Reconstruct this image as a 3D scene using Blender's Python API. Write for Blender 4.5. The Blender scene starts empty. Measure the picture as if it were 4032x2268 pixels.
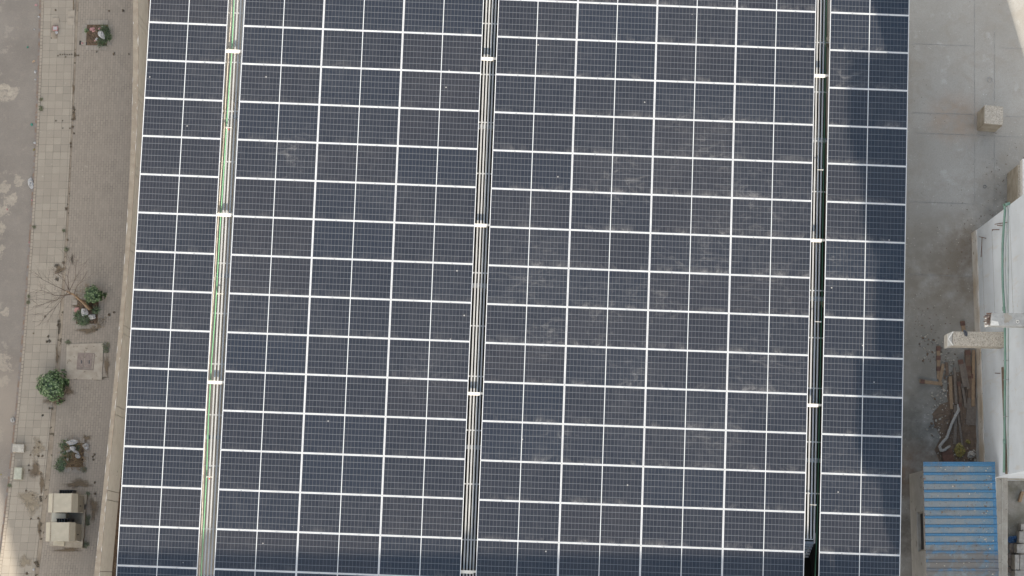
import bpy, bmesh, math, random
from mathutils import Vector, Matrix, noise
random.seed(7)
scene = bpy.context.scene
COL = scene.collection
# ------------------------------------------------------------------ camera model (photo pixels are 4032 x 2268)
F, CX, CY = 7840.0, 2016.0, 1134.0
TH = math.atan(1166 / F)
ZC = 78.5
CAM = Vector((0, 0, ZC))
RC = Matrix.Rotation(TH, 3, 'X')
def ray(px, py):
    return RC @ Vector(((px - CX) / F, -(py - CY) / F, -1.0))
def W(px, py, z=0.0):                      # photo point on the level z
    d = ray(px, py); t = (z - ZC) / d.z
    return CAM + d * t
def WX(px, py, x):                         # photo point on a wall facing west
    d = ray(px, py); t = x / d.x
    return CAM + d * t
# plane of the solar roof, measured from the photo
RP = RC @ (Matrix.Rotation(-0.0392, 3, 'Z') @ Matrix.Rotation(0.0096, 3, 'Y') @ Matrix.Rotation(-0.1095, 3, 'X'))
TP = RC @ Vector((-10.6122, 7.7713, -58.1797)) + CAM
def PL(u, v, w=0.0):                       # u across, v down the slope, w along the normal
    return RP @ Vector((u, -v, w)) + TP
def UV(px, py, w=0.0):
    n = RP @ Vector((0, 0, 1)); o = PL(0, 0, w); d = ray(px, py)
    t = (o - CAM).dot(n) / d.dot(n)
    q = RP.transposed() @ (CAM + d * t - TP)
    return q.x, -q.y
def PX(p):                                 # world -> photo pixel
    q = RC.transposed() @ (p - CAM)
    return CX + F * q.x / -q.z, CY - F * q.y / -q.z
ZS = PL(15, 8).z - 3.0                     # level of the flat roof under the panels

# ------------------------------------------------------------------ materials
MATS = {}
def srgb(r, g, b):
    f = lambda c: ((c / 255 + .055) / 1.055) ** 2.4 if c > 10 else c / 255 / 12.92
    return (f(r), f(g), f(b), 1)
def new_mat(name):
    m = bpy.data.materials.new(name); m.use_nodes = True
    nt = m.node_tree; nt.nodes.clear()
    out = nt.nodes.new('ShaderNodeOutputMaterial'); b = nt.nodes.new('ShaderNodeBsdfPrincipled')
    nt.links.new(b.outputs[0], out.inputs[0])
    MATS[name] = m
    return m, nt, b
def N(nt, t, **k):
    n = nt.nodes.new(t)
    for a, v in k.items(): setattr(n, a, v)
    return n
def inp(nt, sock, v):
    if isinstance(v, bpy.types.NodeSocket): nt.links.new(v, sock)
    else: sock.default_value = v
def math_(nt, op, a, b=0.0, clamp=False):
    n = N(nt, 'ShaderNodeMath', operation=op, use_clamp=clamp); inp(nt, n.inputs[0], a); inp(nt, n.inputs[1], b)
    return n.outputs[0]
def mixc(nt, fac, a, b):
    n = N(nt, 'ShaderNodeMix', data_type='RGBA'); inp(nt, n.inputs[0], fac); inp(nt, n.inputs[6], a); inp(nt, n.inputs[7], b)
    return n.outputs[2]
def noise_(nt, vec, scale, detail=4, rough=.55, dist=0.0):
    n = N(nt, 'ShaderNodeTexNoise'); nt.links.new(vec, n.inputs['Vector'])
    n.inputs['Scale'].default_value = scale; n.inputs['Detail'].default_value = detail
    n.inputs['Roughness'].default_value = rough; n.inputs['Distortion'].default_value = dist
    return n.outputs[0]
def ramp(nt, v, lo, hi, a=0.0, b=1.0):
    n = N(nt, 'ShaderNodeMapRange'); n.clamp = True
    inp(nt, n.inputs[0], v); inp(nt, n.inputs[1], lo); inp(nt, n.inputs[2], hi)
    n.inputs[3].default_value = a; n.inputs[4].default_value = b
    return n.outputs[0]
def pos(nt): return N(nt, 'ShaderNodeNewGeometry').outputs['Position']
def bump_(nt, b, h, strength=.3, dist=.01):
    n = N(nt, 'ShaderNodeBump'); n.inputs['Strength'].default_value = strength; n.inputs['Distance'].default_value = dist
    nt.links.new(h, n.inputs['Height']); nt.links.new(n.outputs[0], b.inputs['Normal'])
def mk(name, c1, c2=None, scale=6.0, rough=.8, metal=0.0, spots=None, bump=.2, lo=.35, hi=.65, detail=5, spot_scale=30, spot_lo=.68):
    """mottled surface of two tones, with optional spots of a third"""
    m, nt, b = new_mat(name); p = pos(nt)
    c2 = c2 or tuple(x * .75 for x in c1[:3]) + (1,)
    col = mixc(nt, ramp(nt, noise_(nt, p, scale, detail), lo, hi), c1, c2)
    if spots:
        col = mixc(nt, ramp(nt, noise_(nt, p, spot_scale, 2), spot_lo, spot_lo + .05), col, spots)
    nt.links.new(col, b.inputs['Base Color']); b.inputs['Roughness'].default_value = rough; b.inputs['Metallic'].default_value = metal
    if bump: bump_(nt, b, noise_(nt, p, scale * 8, 3), bump, .01)
    return m

def build_asphalt():
    m, nt, b = new_mat('road_asphalt'); p = pos(nt)
    n1 = noise_(nt, p, .5, 6); n2 = noise_(nt, p, 45, 2); n3 = noise_(nt, p, .8, 8, .65); n4 = noise_(nt, p, 9, 5, .7)
    col = mixc(nt, ramp(nt, n1, .35, .65), (.222, .192, .163, 1), (.285, .25, .213, 1))
    col = mixc(nt, ramp(nt, n2, .35, .7, 0, .5), col, (.16, .145, .13, 1))
    col = mixc(nt, ramp(nt, noise_(nt, p, 16, 3, .8), .6, .7, 0, .35), col, (.40, .37, .33, 1))
    patch = math_(nt, 'MULTIPLY', ramp(nt, n3, .60, .615), ramp(nt, n4, .40, .5))
    col = mixc(nt, math_(nt, 'MULTIPLY', patch, .25), col, (.44, .39, .32, 1))
    col = mixc(nt, ramp(nt, noise_(nt, p, 28, 2, .6), .60, .68, 0, .45), col, (.11, .10, .09, 1))
    edge = noise_(nt, p, 2.6, 8, .7)
    for (x, y, r) in ((8, 370, .42), (50, 368, .30), (18, 340, .22), (14, 735, .30), (72, 715, .28), (35, 790, .35), (18, 830, .3), (55, 770, .2), (5, 900, .3), (12, 980, .25), (20, 1230, .22), (5, 1430, .5), (14, 1500, .3)):
        d = N(nt, 'ShaderNodeVectorMath', operation='DISTANCE'); nt.links.new(p, d.inputs[0]); d.inputs[1].default_value = W(x, y, 0)
        f = ramp(nt, math_(nt, 'ADD', math_(nt, 'DIVIDE', d.outputs['Value'], r), math_(nt, 'MULTIPLY', math_(nt, 'SUBTRACT', edge, .5), 3.4)), .80, .66)
        col = mixc(nt, math_(nt, 'MULTIPLY', math_(nt, 'MULTIPLY', f, ramp(nt, n4, .36, .52, .25, 1)), .55), col, (.45, .39, .31, 1))
    col = mixc(nt, ramp(nt, noise_(nt, p, 3.2, 9, .75), .50, .66, 0, .22), col, (.36, .31, .255, 1))
    d = N(nt, 'ShaderNodeVectorMath', operation='DISTANCE'); nt.links.new(p, d.inputs[0]); d.inputs[1].default_value = W(10, 1620, 0)
    col = mixc(nt, ramp(nt, d.outputs['Value'], 2.6, .5, 0, .6), col, (.33, .275, .22, 1))
    nt.links.new(col, b.inputs['Base Color']); b.inputs['Roughness'].default_value = .95
    bump_(nt, b, n2, .5, .01)
build_asphalt()
def build_paving(name, w, h, off, c1, c2, mortar, msize, stain):
    m, nt, b = new_mat(name); uv = N(nt, 'ShaderNodeUVMap').outputs[0]; p = pos(nt)
    br = N(nt, 'ShaderNodeTexBrick'); nt.links.new(uv, br.inputs[0])
    br.offset = off; br.inputs['Scale'].default_value = 1.0; br.inputs['Brick Width'].default_value = w; br.inputs['Row Height'].default_value = h
    br.inputs['Mortar Size'].default_value = msize; br.inputs['Mortar Smooth'].default_value = .3; br.inputs['Bias'].default_value = -.1
    br.inputs['Color1'].default_value = c1; br.inputs['Color2'].default_value = c2
    mort = mixc(nt, ramp(nt, noise_(nt, p, 2.3, 4), .35, .62), mortar, tuple(.6 * x + .4 * y for x, y in zip(c1, mortar)))
    nt.links.new(mort, br.inputs['Mortar'])
    col = mixc(nt, ramp(nt, noise_(nt, p, 1.1, 6), .45, .72, 0, .55), br.outputs[0], stain)
    col = mixc(nt, ramp(nt, noise_(nt, p, 40, 3), .45, .75, 0, .35), col, tuple(x * .6 for x in c1[:3]) + (1,))
    col = mixc(nt, ramp(nt, noise_(nt, p, 3.7, 6, .7), .66, .72, 0, .6), col, (.50, .46, .38, 1))
    nt.links.new(col, b.inputs['Base Color']); b.inputs['Roughness'].default_value = .9
    bump_(nt, b, br.outputs['Fac'], -.4, .006)
build_paving('tile_paving', .30, .30, 0.0, (.36, .315, .255, 1), (.295, .258, .21, 1), (.11, .09, .07, 1), .0075, (.31, .265, .215, 1))
build_paving('brick_paving', .20, .10, .5, (.312, .268, .219, 1), (.265, .228, .187, 1), (.095, .078, .064, 1), .0055, (.30, .255, .21, 1))
build_paving('kerb_stone', .30, .14, 0.0, (.36, .31, .25, 1), (.31, .27, .22, 1), (.12, .09, .07, 1), .012, (.27, .22, .17, 1))
mk('channel_concrete', (.32, .27, .21, 1), (.23, .185, .14, 1), 3, .95, spots=(.10, .08, .055, 1), spot_scale=5, spot_lo=.6)
mk('shade_pit_dark', (.03, .03, .026, 1), (.018, .018, .016, 1), 1.5, 1)  # near-black for the added pit, the shade below the gaps as colour
mk('manhole_concrete', (.40, .35, .285, 1), (.32, .275, .22, 1), 4, .9, spots=(.21, .17, .13, 1), spot_scale=9, spot_lo=.64)
mk('gutter_soil', (.24, .17, .125, 1), (.235, .21, .19, 1), 5, 1, lo=.42, hi=.58)
mk('soil', (.145, .098, .062, 1), (.075, .05, .034, 1), 9, 1, spots=(.30, .22, .15, 1), spot_scale=38, spot_lo=.64, bump=.8)
mk('roof_soil', (.185, .13, .09, 1), (.125, .09, .067, 1), 7, 1, spots=(.30, .27, .24, 1), spot_scale=26, spot_lo=.66, bump=.8)
mk('wall_plaster', (.72, .695, .64, 1), (.64, .615, .56, 1), 2.5, .85, spots=(.30, .28, .25, 1), spot_scale=7, spot_lo=.7)
mk('coping_stone', (.40, .34, .265, 1), (.32, .265, .205, 1), 3, .9, spots=(.62, .57, .49, 1), spot_scale=16, spot_lo=.69)
mk('wall_joint', (.16, .12, .085, 1), None, 8)
mk('render_drip', (.72, .68, .62, 1), None, 8)
mk('plain_concrete', (.38, .355, .31, 1), (.30, .275, .235, 1), 4, .9, spots=(.17, .15, .13, 1), spot_scale=22, spot_lo=.66)
mk('pale_concrete', (.47, .44, .385, 1), (.37, .345, .30, 1), 7, .9, spots=(.24, .215, .18, 1), spot_scale=45, spot_lo=.6)
mk('rough_concrete', (.50, .45, .38, 1), (.33, .30, .255, 1), 22, .95, spots=(.13, .12, .105, 1), spot_scale=38, spot_lo=.60, bump=.8)
mk('grey_concrete', (.42, .42, .41, 1), (.33, .33, .32, 1), 9, .9, spots=(.16, .16, .155, 1), spot_scale=30, spot_lo=.66)
mk('stained_concrete', (.36, .32, .26, 1), (.26, .225, .175, 1), 4, .9)
mk('white_patch', (.75, .73, .69, 1), (.62, .6, .56, 1), 12)
mk('steel_white', (.50, .485, .455, 1), (.43, .415, .39, 1), 1.7, .45, .15, bump=0)
mk('steel_bracket', (.72, .68, .60, 1), (.60, .56, .5, 1), 2.5, .5, .1, bump=0)
mk('steel_grey', (.30, .31, .32, 1), (.24, .25, .26, 1), 1.5, .5, .3, bump=0)
mk('frame_white', (.60, .60, .60, 1), (.54, .54, .54, 1), 2, .4, .1, bump=0)
mk('clamp_grey', (.33, .33, .33, 1), None, 6, .5, .5, bump=0)
mk('pipe_green', (.24, .52, .28, 1), (.20, .45, .24, 1), 3, .45, bump=0)
mk('pipe_teal', (.16, .27, .22, 1), (.125, .215, .175, 1), 3, .5, bump=0)
mk('conduit_cream', (.66, .58, .47, 1), (.46, .39, .31, 1), 3.5, .7, bump=0, lo=.5, hi=.56)
mk('chrome_tap', (.75, .70, .6, 1), None, 6, .3, .4, bump=0)
mk('red_valve', (.5, .07, .05, 1), None, 6)
mk('cabinet_paint', (.45, .405, .315, 1), (.40, .36, .28, 1), 5, .7, spots=(.60, .56, .47, 1), spot_scale=22, spot_lo=.7, bump=.05)
mk('cabinet_rust', (.28, .19, .13, 1), (.42, .36, .28, 1), 20)
mk('black_louvre', (.05, .05, .055, 1), (.09, .085, .085, 1), 10, .6)
mk('cover_iron', (.27, .22, .19, 1), (.21, .165, .14, 1), 12, .8)
mk('shed_wall', (.46, .445, .42, 1), (.38, .365, .34, 1), 2.5, .9, spots=(.2, .185, .16, 1), spot_scale=4, spot_lo=.66)
mk('opening_shade', (.035, .032, .03, 1), None, 5)  # near-black, the shade inside openings put into the colour
mk('red_brown', (.155, .08, .06, 1), (.10, .055, .04, 1), 12)
mk('timber_tan', (.31, .215, .135, 1), (.235, .165, .105, 1), 12, .85, spots=(.10, .065, .04, 1), spot_scale=20)
mk('timber_brown', (.18, .125, .088, 1), (.12, .085, .062, 1), 14, .9)
mk('timber_grey', (.205, .17, .14, 1), (.145, .12, .10, 1), 16, .9)
mk('cloth_white', (.44, .42, .39, 1), (.28, .265, .245, 1), 30, .9)
mk('plastic_white', (.47, .46, .45, 1), (.31, .305, .30, 1), 20, .5)
mk('plastic_yellow', (.27, .23, .06, 1), (.15, .12, .05, 1), 20, .4)
mk('plastic_blue', (.07, .16, .33, 1), (.05, .11, .22, 1), 20, .4)
mk('plastic_green', (.04, .25, .18, 1), None, 20, .4)
mk('plastic_black', (.03, .035, .05, 1), (.09, .10, .12, 1), 25, .4)
mk('litter_red', (.34, .09, .10, 1), (.48, .34, .32, 1), 30, .6)
mk('litter_pink', (.45, .25, .22, 1), (.36, .19, .17, 1), 20, .9)
mk('card_tan', (.42, .30, .2, 1), None, 20)
mk('bark', (.17, .135, .11, 1), (.11, .085, .07, 1), 12, .95)
mk('bark_pale', (.36, .24, .14, 1), (.2, .15, .11, 1), 9, .95)
mk('rebar', (.12, .065, .045, 1), (.2, .12, .09, 1), 20, .8, .3)
mk('dry_stalk', (.26, .18, .10, 1), (.19, .13, .075, 1), 20)
mk('block_wall', (.35, .33, .30, 1), (.25, .235, .215, 1), 9, .95, spots=(.5, .48, .44, 1), spot_scale=30)
mk('city_ground', (.30, .27, .24, 1), (.24, .21, .18, 1), .3, .95)
mk('tower_paint', (.70, .67, .62, 1), (.62, .59, .54, 1), .5, .9)
def leaf_mat(name, c):
    m, nt, b = new_mat(name); p = pos(nt)
    col = mixc(nt, ramp(nt, noise_(nt, p, 25, 2), .35, .65), c, tuple(x * .6 for x in c[:3]) + (1,))
    nt.links.new(col, b.inputs['Base Color']); b.inputs['Roughness'].default_value = .55
leaf_mat('leaf_dark', (.04, .075, .03, 1)); leaf_mat('leaf_mid', (.095, .165, .06, 1)); leaf_mat('leaf_light', (.27, .35, .19, 1))
leaf_mat('dead_weed', (.10, .085, .06, 1)); leaf_mat('weed_green', (.17, .20, .11, 1)); leaf_mat('weed_dark', (.10, .12, .07, 1)); leaf_mat('weed_dry', (.24, .20, .13, 1))

def build_white_wall():
    m, nt, b = new_mat('white_render'); p = pos(nt)
    mp = N(nt, 'ShaderNodeMapping'); nt.links.new(p, mp.inputs[0]); mp.inputs['Scale'].default_value = (1, 3.0, .5)
    st = noise_(nt, mp.outputs[0], 1.5, 7, .6)
    col = mixc(nt, ramp(nt, noise_(nt, p, 1.3, 5), .35, .7), (.60, .645, .695, 1), (.53, .57, .61, 1))
    col = mixc(nt, ramp(nt, st, .56, .74, 0, .45), col, (.50, .45, .38, 1))
    col = mixc(nt, ramp(nt, noise_(nt, p, 14, 3, .6), .70, .74, 0, .7), col, (.18, .15, .12, 1))
    col = mixc(nt, ramp(nt, noise_(nt, p, 3.0, 9, .7, 1.5), .64, .66, 0, .5), col, (.45, .40, .32, 1))
    nt.links.new(col, b.inputs['Base Color']); b.inputs['Roughness'].default_value = .85
    bump_(nt, b, noise_(nt, p, 12, 4), .25, .01)
build_white_wall()
def build_deck():
    m, nt, b = new_mat('deck_concrete'); p = pos(nt)
    big = noise_(nt, p, .38, 7, .6); mid = noise_(nt, p, 1.6, 8, .65, .6)
    col = mixc(nt, ramp(nt, big, .32, .68), (.375, .36, .33, 1), (.29, .272, .24, 1))
    col = mixc(nt, ramp(nt, mid, .48, .72, 0, .6), col, (.27, .235, .19, 1))
    col = mixc(nt, ramp(nt, noise_(nt, p, 2.2, 6, .6), .60, .75, 0, .7), col, (.47, .46, .44, 1))
    # brown dusty stain patches near the foot of the wall and the stub
    def blob(c, r, colr, amt):
        nonlocal col
        d = N(nt, 'ShaderNodeVectorMath', operation='DISTANCE'); nt.links.new(p, d.inputs[0]); d.inputs[1].default_value = c
        f = ramp(nt, d.outputs['Value'], r, r * .25)
        f = math_(nt, 'MULTIPLY', f, ramp(nt, noise_(nt, p, 1.8, 6, .65), .35, .6))
        col = mixc(nt, math_(nt, 'MULTIPLY', f, amt), col, colr)
    for (x, y, r, c, a) in ((3760, 470, 1.1, (.36, .25, .17, 1), .6), (3720, 1090, 2.2, (.19, .15, .105, 1), .85), (3830, 980, 1.5, (.16, .125, .09, 1), .8),
                            (3640, 1700, 2.2, (.13, .12, .10, 1), .85), (3600, 1870, 1.2, (.20, .12, .075, 1), .9), (3700, 1450, 1.6, (.17, .15, .12, 1), .7),
                            (3950, 830, 1.2, (.19, .18, .16, 1), .8), (3600, 1000, 1.6, (.22, .205, .175, 1), .6), (3600, 1330, 2.0, (.22, .205, .175, 1), .7),
                            (3620, 60, 1.6, (.30, .285, .25, 1), .5), (3590, 2100, 2.0, (.10, .085, .07, 1), .8), (4010, 1960, 1.5, (.14, .13, .095, 1), .95), (4000, 2120, 1.2, (.15, .135, .10, 1), .95)):
        blob(W(x, y, ZS), r, c, a)
    sp = N(nt, 'ShaderNodeTexVoronoi'); nt.links.new(p, sp.inputs['Vector']); sp.inputs['Scale'].default_value = 5.5
    spk = math_(nt, 'MULTIPLY', math_(nt, 'LESS_THAN', sp.outputs['Distance'], .085), ramp(nt, noise_(nt, p, 1.0, 3), .45, .6))
    col = mixc(nt, math_(nt, 'MULTIPLY', spk, .75), col, (.10, .085, .07, 1))
    sp2 = N(nt, 'ShaderNodeTexVoronoi'); nt.links.new(p, sp2.inputs['Vector']); sp2.inputs['Scale'].default_value = 9
    dens = ramp(nt, noise_(nt, p, .7, 3), .5, .68)
    spk2 = math_(nt, 'MULTIPLY', math_(nt, 'LESS_THAN', sp2.outputs['Distance'], .13), dens)
    col = mixc(nt, math_(nt, 'MULTIPLY', spk2, .75), col, (.66, .64, .60, 1))
    col = mixc(nt, ramp(nt, noise_(nt, p, 45, 3, .7), .4, .7, 0, .5), col, (.22, .205, .185, 1))
    col = mixc(nt, ramp(nt, noise_(nt, p, 12, 6, .8), .55, .68, 0, .35), col, (.24, .215, .18, 1))
    nt.links.new(col, b.inputs['Base Color']); b.inputs['Roughness'].default_value = .9
    bump_(nt, b, noise_(nt, p, 30, 3), .3, .01)
build_deck()
def build_shed_roof(name, base, amt):
    m, nt, b = new_mat(name); p = pos(nt)
    sx = N(nt, 'ShaderNodeSeparateXYZ'); nt.links.new(p, sx.inputs[0])
    xa, xb = W(3640, 2000, ZS + 2.3).x, W(3917, 2000, ZS + 2.3).x
    gx = ramp(nt, sx.outputs[0], xa + (xb - xa) * .5, xb, 0, .30)
    f = math_(nt, 'SUBTRACT', math_(nt, 'ADD', noise_(nt, p, 6, 8, .7), math_(nt, 'MULTIPLY', noise_(nt, p, 1.1, 4), .6)), gx)
    f = ramp(nt, f, amt - .12, amt + .16, 0, .76)
    col = mixc(nt, f, base, mixc(nt, noise_(nt, p, 3, 4), (.165, .18, .18, 1), (.235, .23, .21, 1)))
    col = mixc(nt, ramp(nt, noise_(nt, p, 13, 4, .7), .62, .66, 0, .8), col, (.10, .08, .06, 1))
    col = mixc(nt, ramp(nt, noise_(nt, p, 1.0, 6, .6), .60, .72, 0, .6), col, (.12, .095, .07, 1))
    col = mixc(nt, ramp(nt, noise_(nt, p, 30, 3, .7), .58, .66, 0, .5), col, (.30, .28, .25, 1))
    yy = ramp(nt, sx.outputs[1], W(3700, 2100, ZS + 2.3).y, W(3700, 2200, ZS + 2.3).y, 0, .25)
    col = mixc(nt, ramp(nt, math_(nt, 'ADD', noise_(nt, p, 2.2, 8, .75), yy), .62, .76, 0, .75), col, (.135, .11, .085, 1))
    nt.links.new(col, b.inputs['Base Color']); b.inputs['Roughness'].default_value = .6
build_shed_roof('sheet_blue', (.040, .145, .265, 1), .97)
build_shed_roof('sheet_dusty', (.10, .17, .225, 1), .66)

def build_cells():
    m, nt, b = new_mat('solar_cells')
    uv = N(nt, 'ShaderNodeUVMap').outputs[0]; p = pos(nt)
    sx = N(nt, 'ShaderNodeSeparateXYZ'); nt.links.new(uv, sx.inputs[0])
    fu = math_(nt, 'FRACT', sx.outputs[0]); fv = math_(nt, 'FRACT', sx.outputs[1])
    def line(f, w):
        a = math_(nt, 'ABSOLUTE', math_(nt, 'SUBTRACT', f, .5))
        return math_(nt, 'GREATER_THAN', a, .5 - w / 2)
    lv = line(fu, .09); lh = line(fv, .075)
    oi = N(nt, 'ShaderNodeObjectInfo')
    # per cell tone
    fl = N(nt, 'ShaderNodeVectorMath', operation='FLOOR'); nt.links.new(uv, fl.inputs[0])
    ad = N(nt, 'ShaderNodeVectorMath', operation='ADD'); nt.links.new(fl.outputs[0], ad.inputs[0])
    cb = N(nt, 'ShaderNodeCombineXYZ'); nt.links.new(math_(nt, 'MULTIPLY', oi.outputs['Random'], 91.7), cb.inputs[2]); nt.links.new(cb.outputs[0], ad.inputs[1])
    wn = N(nt, 'ShaderNodeTexWhiteNoise', noise_dimensions='3D'); nt.links.new(ad.outputs[0], wn.inputs[0])
    cell = mixc(nt, wn.outputs['Value'], (.0145, .0142, .0172, 1), (.0195, .019, .0225, 1))
    cell = mixc(nt, math_(nt, 'MULTIPLY', ramp(nt, oi.outputs['Random'], .6, 1), .45), cell, (.014, .017, .025, 1))
    cell = mixc(nt, ramp(nt, oi.outputs['Random'], .4, 0, 0, .4), cell, (.024, .0205, .021, 1))
    col = mixc(nt, lv, cell, (.080, .076, .074, 1))
    col = mixc(nt, lh, col, (.098, .101, .107, 1))
    # dust: thin film everywhere, washed down to the lower edge, a few smudges
    n1 = noise_(nt, p, .33, 3, .5); n2 = noise_(nt, p, 2.6, 7, .68, .8)
    low = ramp(nt, sx.outputs[1], math_(nt, 'ADD', .2, math_(nt, 'MULTIPLY', noise_(nt, p, .9, 3), 2.0)), -.05)
    low = math_(nt, 'MULTIPLY', math_(nt, 'POWER', low, 1.3), ramp(nt, noise_(nt, p, 1.5, 9, .74, 1.0), .47, .68))
    grp = N(nt, 'ShaderNodeSeparateXYZ'); nt.links.new(p, grp.inputs[0])
    low = math_(nt, 'MULTIPLY', low, ramp(nt, grp.outputs[0], -2, 2, .55, 1.3))
    dust = math_(nt, 'MULTIPLY', ramp(nt, n1, .42, .66), ramp(nt, n2, .40, .72))
    dust = math_(nt, 'MULTIPLY', dust, .035)
    dust = math_(nt, 'ADD', dust, math_(nt, 'MULTIPLY', low, .19))
    dust = math_(nt, 'ADD', dust, .013)
    hair = N(nt, 'ShaderNodeMapping'); nt.links.new(p, hair.inputs[0]); hair.inputs['Rotation'].default_value = (0, 0, .5); hair.inputs['Scale'].default_value = (1, 1.5, 1)
    sm = ramp(nt, noise_(nt, hair.outputs[0], 1.7, 9, .74, 1.4), .52, .78)
    spots = [(2730, 1010, 1.5), (2350, 1290, 1.6), (2140, 1330, 1.0), (2970, 790, 1.8), (3280, 1010, 1.0), (2080, 1060, 1.6), (2560, 1200, 1.3), (3060, 1150, 1.5), (3000, 1450, 1.6),
             (2490, 1480, .9), (2200, 1700, .9), (2800, 1700, 1.2), (3250, 1800, .9), (2750, 550, 1.6), (2450, 700, 1.6), (1150, 600, 1.2), (1650, 1480, .9), (3330, 300, .9)]
    tot = None
    for x, y, r in spots:
        u, v = UV(x, y)
        d = N(nt, 'ShaderNodeVectorMath', operation='DISTANCE'); nt.links.new(p, d.inputs[0]); d.inputs[1].default_value = PL(u, v)
        f = ramp(nt, d.outputs['Value'], r, 0)
        tot = f if tot is None else math_(nt, 'ADD', tot, f, True)
    dust = math_(nt, 'ADD', dust, math_(nt, 'MULTIPLY', math_(nt, 'MULTIPLY', tot, sm), .26))
    dust = math_(nt, 'ADD', dust, math_(nt, 'MULTIPLY', tot, .010), True)
    vo = N(nt, 'ShaderNodeTexVoronoi'); nt.links.new(p, vo.inputs['Vector']); vo.inputs['Scale'].default_value = 1.3
    dr = math_(nt, 'MULTIPLY', math_(nt, 'LESS_THAN', vo.outputs['Distance'], .028), .6)
    dust = math_(nt, 'ADD', dust, dr, True)
    col = mixc(nt, dust, col, (.40, .385, .37, 1))
    nt.links.new(col, b.inputs['Base Color'])
    nt.links.new(math_(nt, 'ADD', math_(nt, 'MULTIPLY', dust, 1.2), .12, True), b.inputs['Roughness'])
    b.inputs['IOR'].default_value = 1.45; b.inputs['Specular IOR Level'].default_value = .5
build_cells()
m, nt, b = new_mat('back_sheet'); b.inputs['Base Color'].default_value = (.44, .45, .46, 1); b.inputs['Roughness'].default_value = .4
m, nt, b = new_mat('cell_edge'); b.inputs['Base Color'].default_value = (.045, .048, .058, 1); b.inputs['Roughness'].default_value = .2
mk('brick_edge', (.335, .295, .25, 1), (.28, .245, .205, 1), 6, .9)
mk('tile_plain', (.37, .32, .26, 1), (.32, .275, .22, 1), 5, .9)
mk('cabinet_side', (.52, .50, .43, 1), (.46, .44, .37, 1), 3, .7, bump=.05)
mk('block_green', (.45, .45, .37, 1), (.36, .36, .29, 1), 8, .9)
mk('joint_dark', (.20, .19, .175, 1), (.34, .325, .30, 1), 6)
mk('skirting_render', (.60, .575, .54, 1), (.42, .35, .27, 1), 1.2, .9, spots=(.22, .17, .12, 1), spot_scale=6, spot_lo=.66)
mk('pipe_pale', (.36, .42, .385, 1), None, 4)
mk('white_patch_grey', (.50, .48, .44, 1), (.40, .38, .34, 1), 8)
mk('rubble_brown', (.22, .18, .15, 1), (.15, .12, .1, 1), 6)
mk('pipe_dkgreen', (.03, .13, .075, 1), (.025, .105, .06, 1), 3, .45, bump=0)
M = MATS

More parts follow.
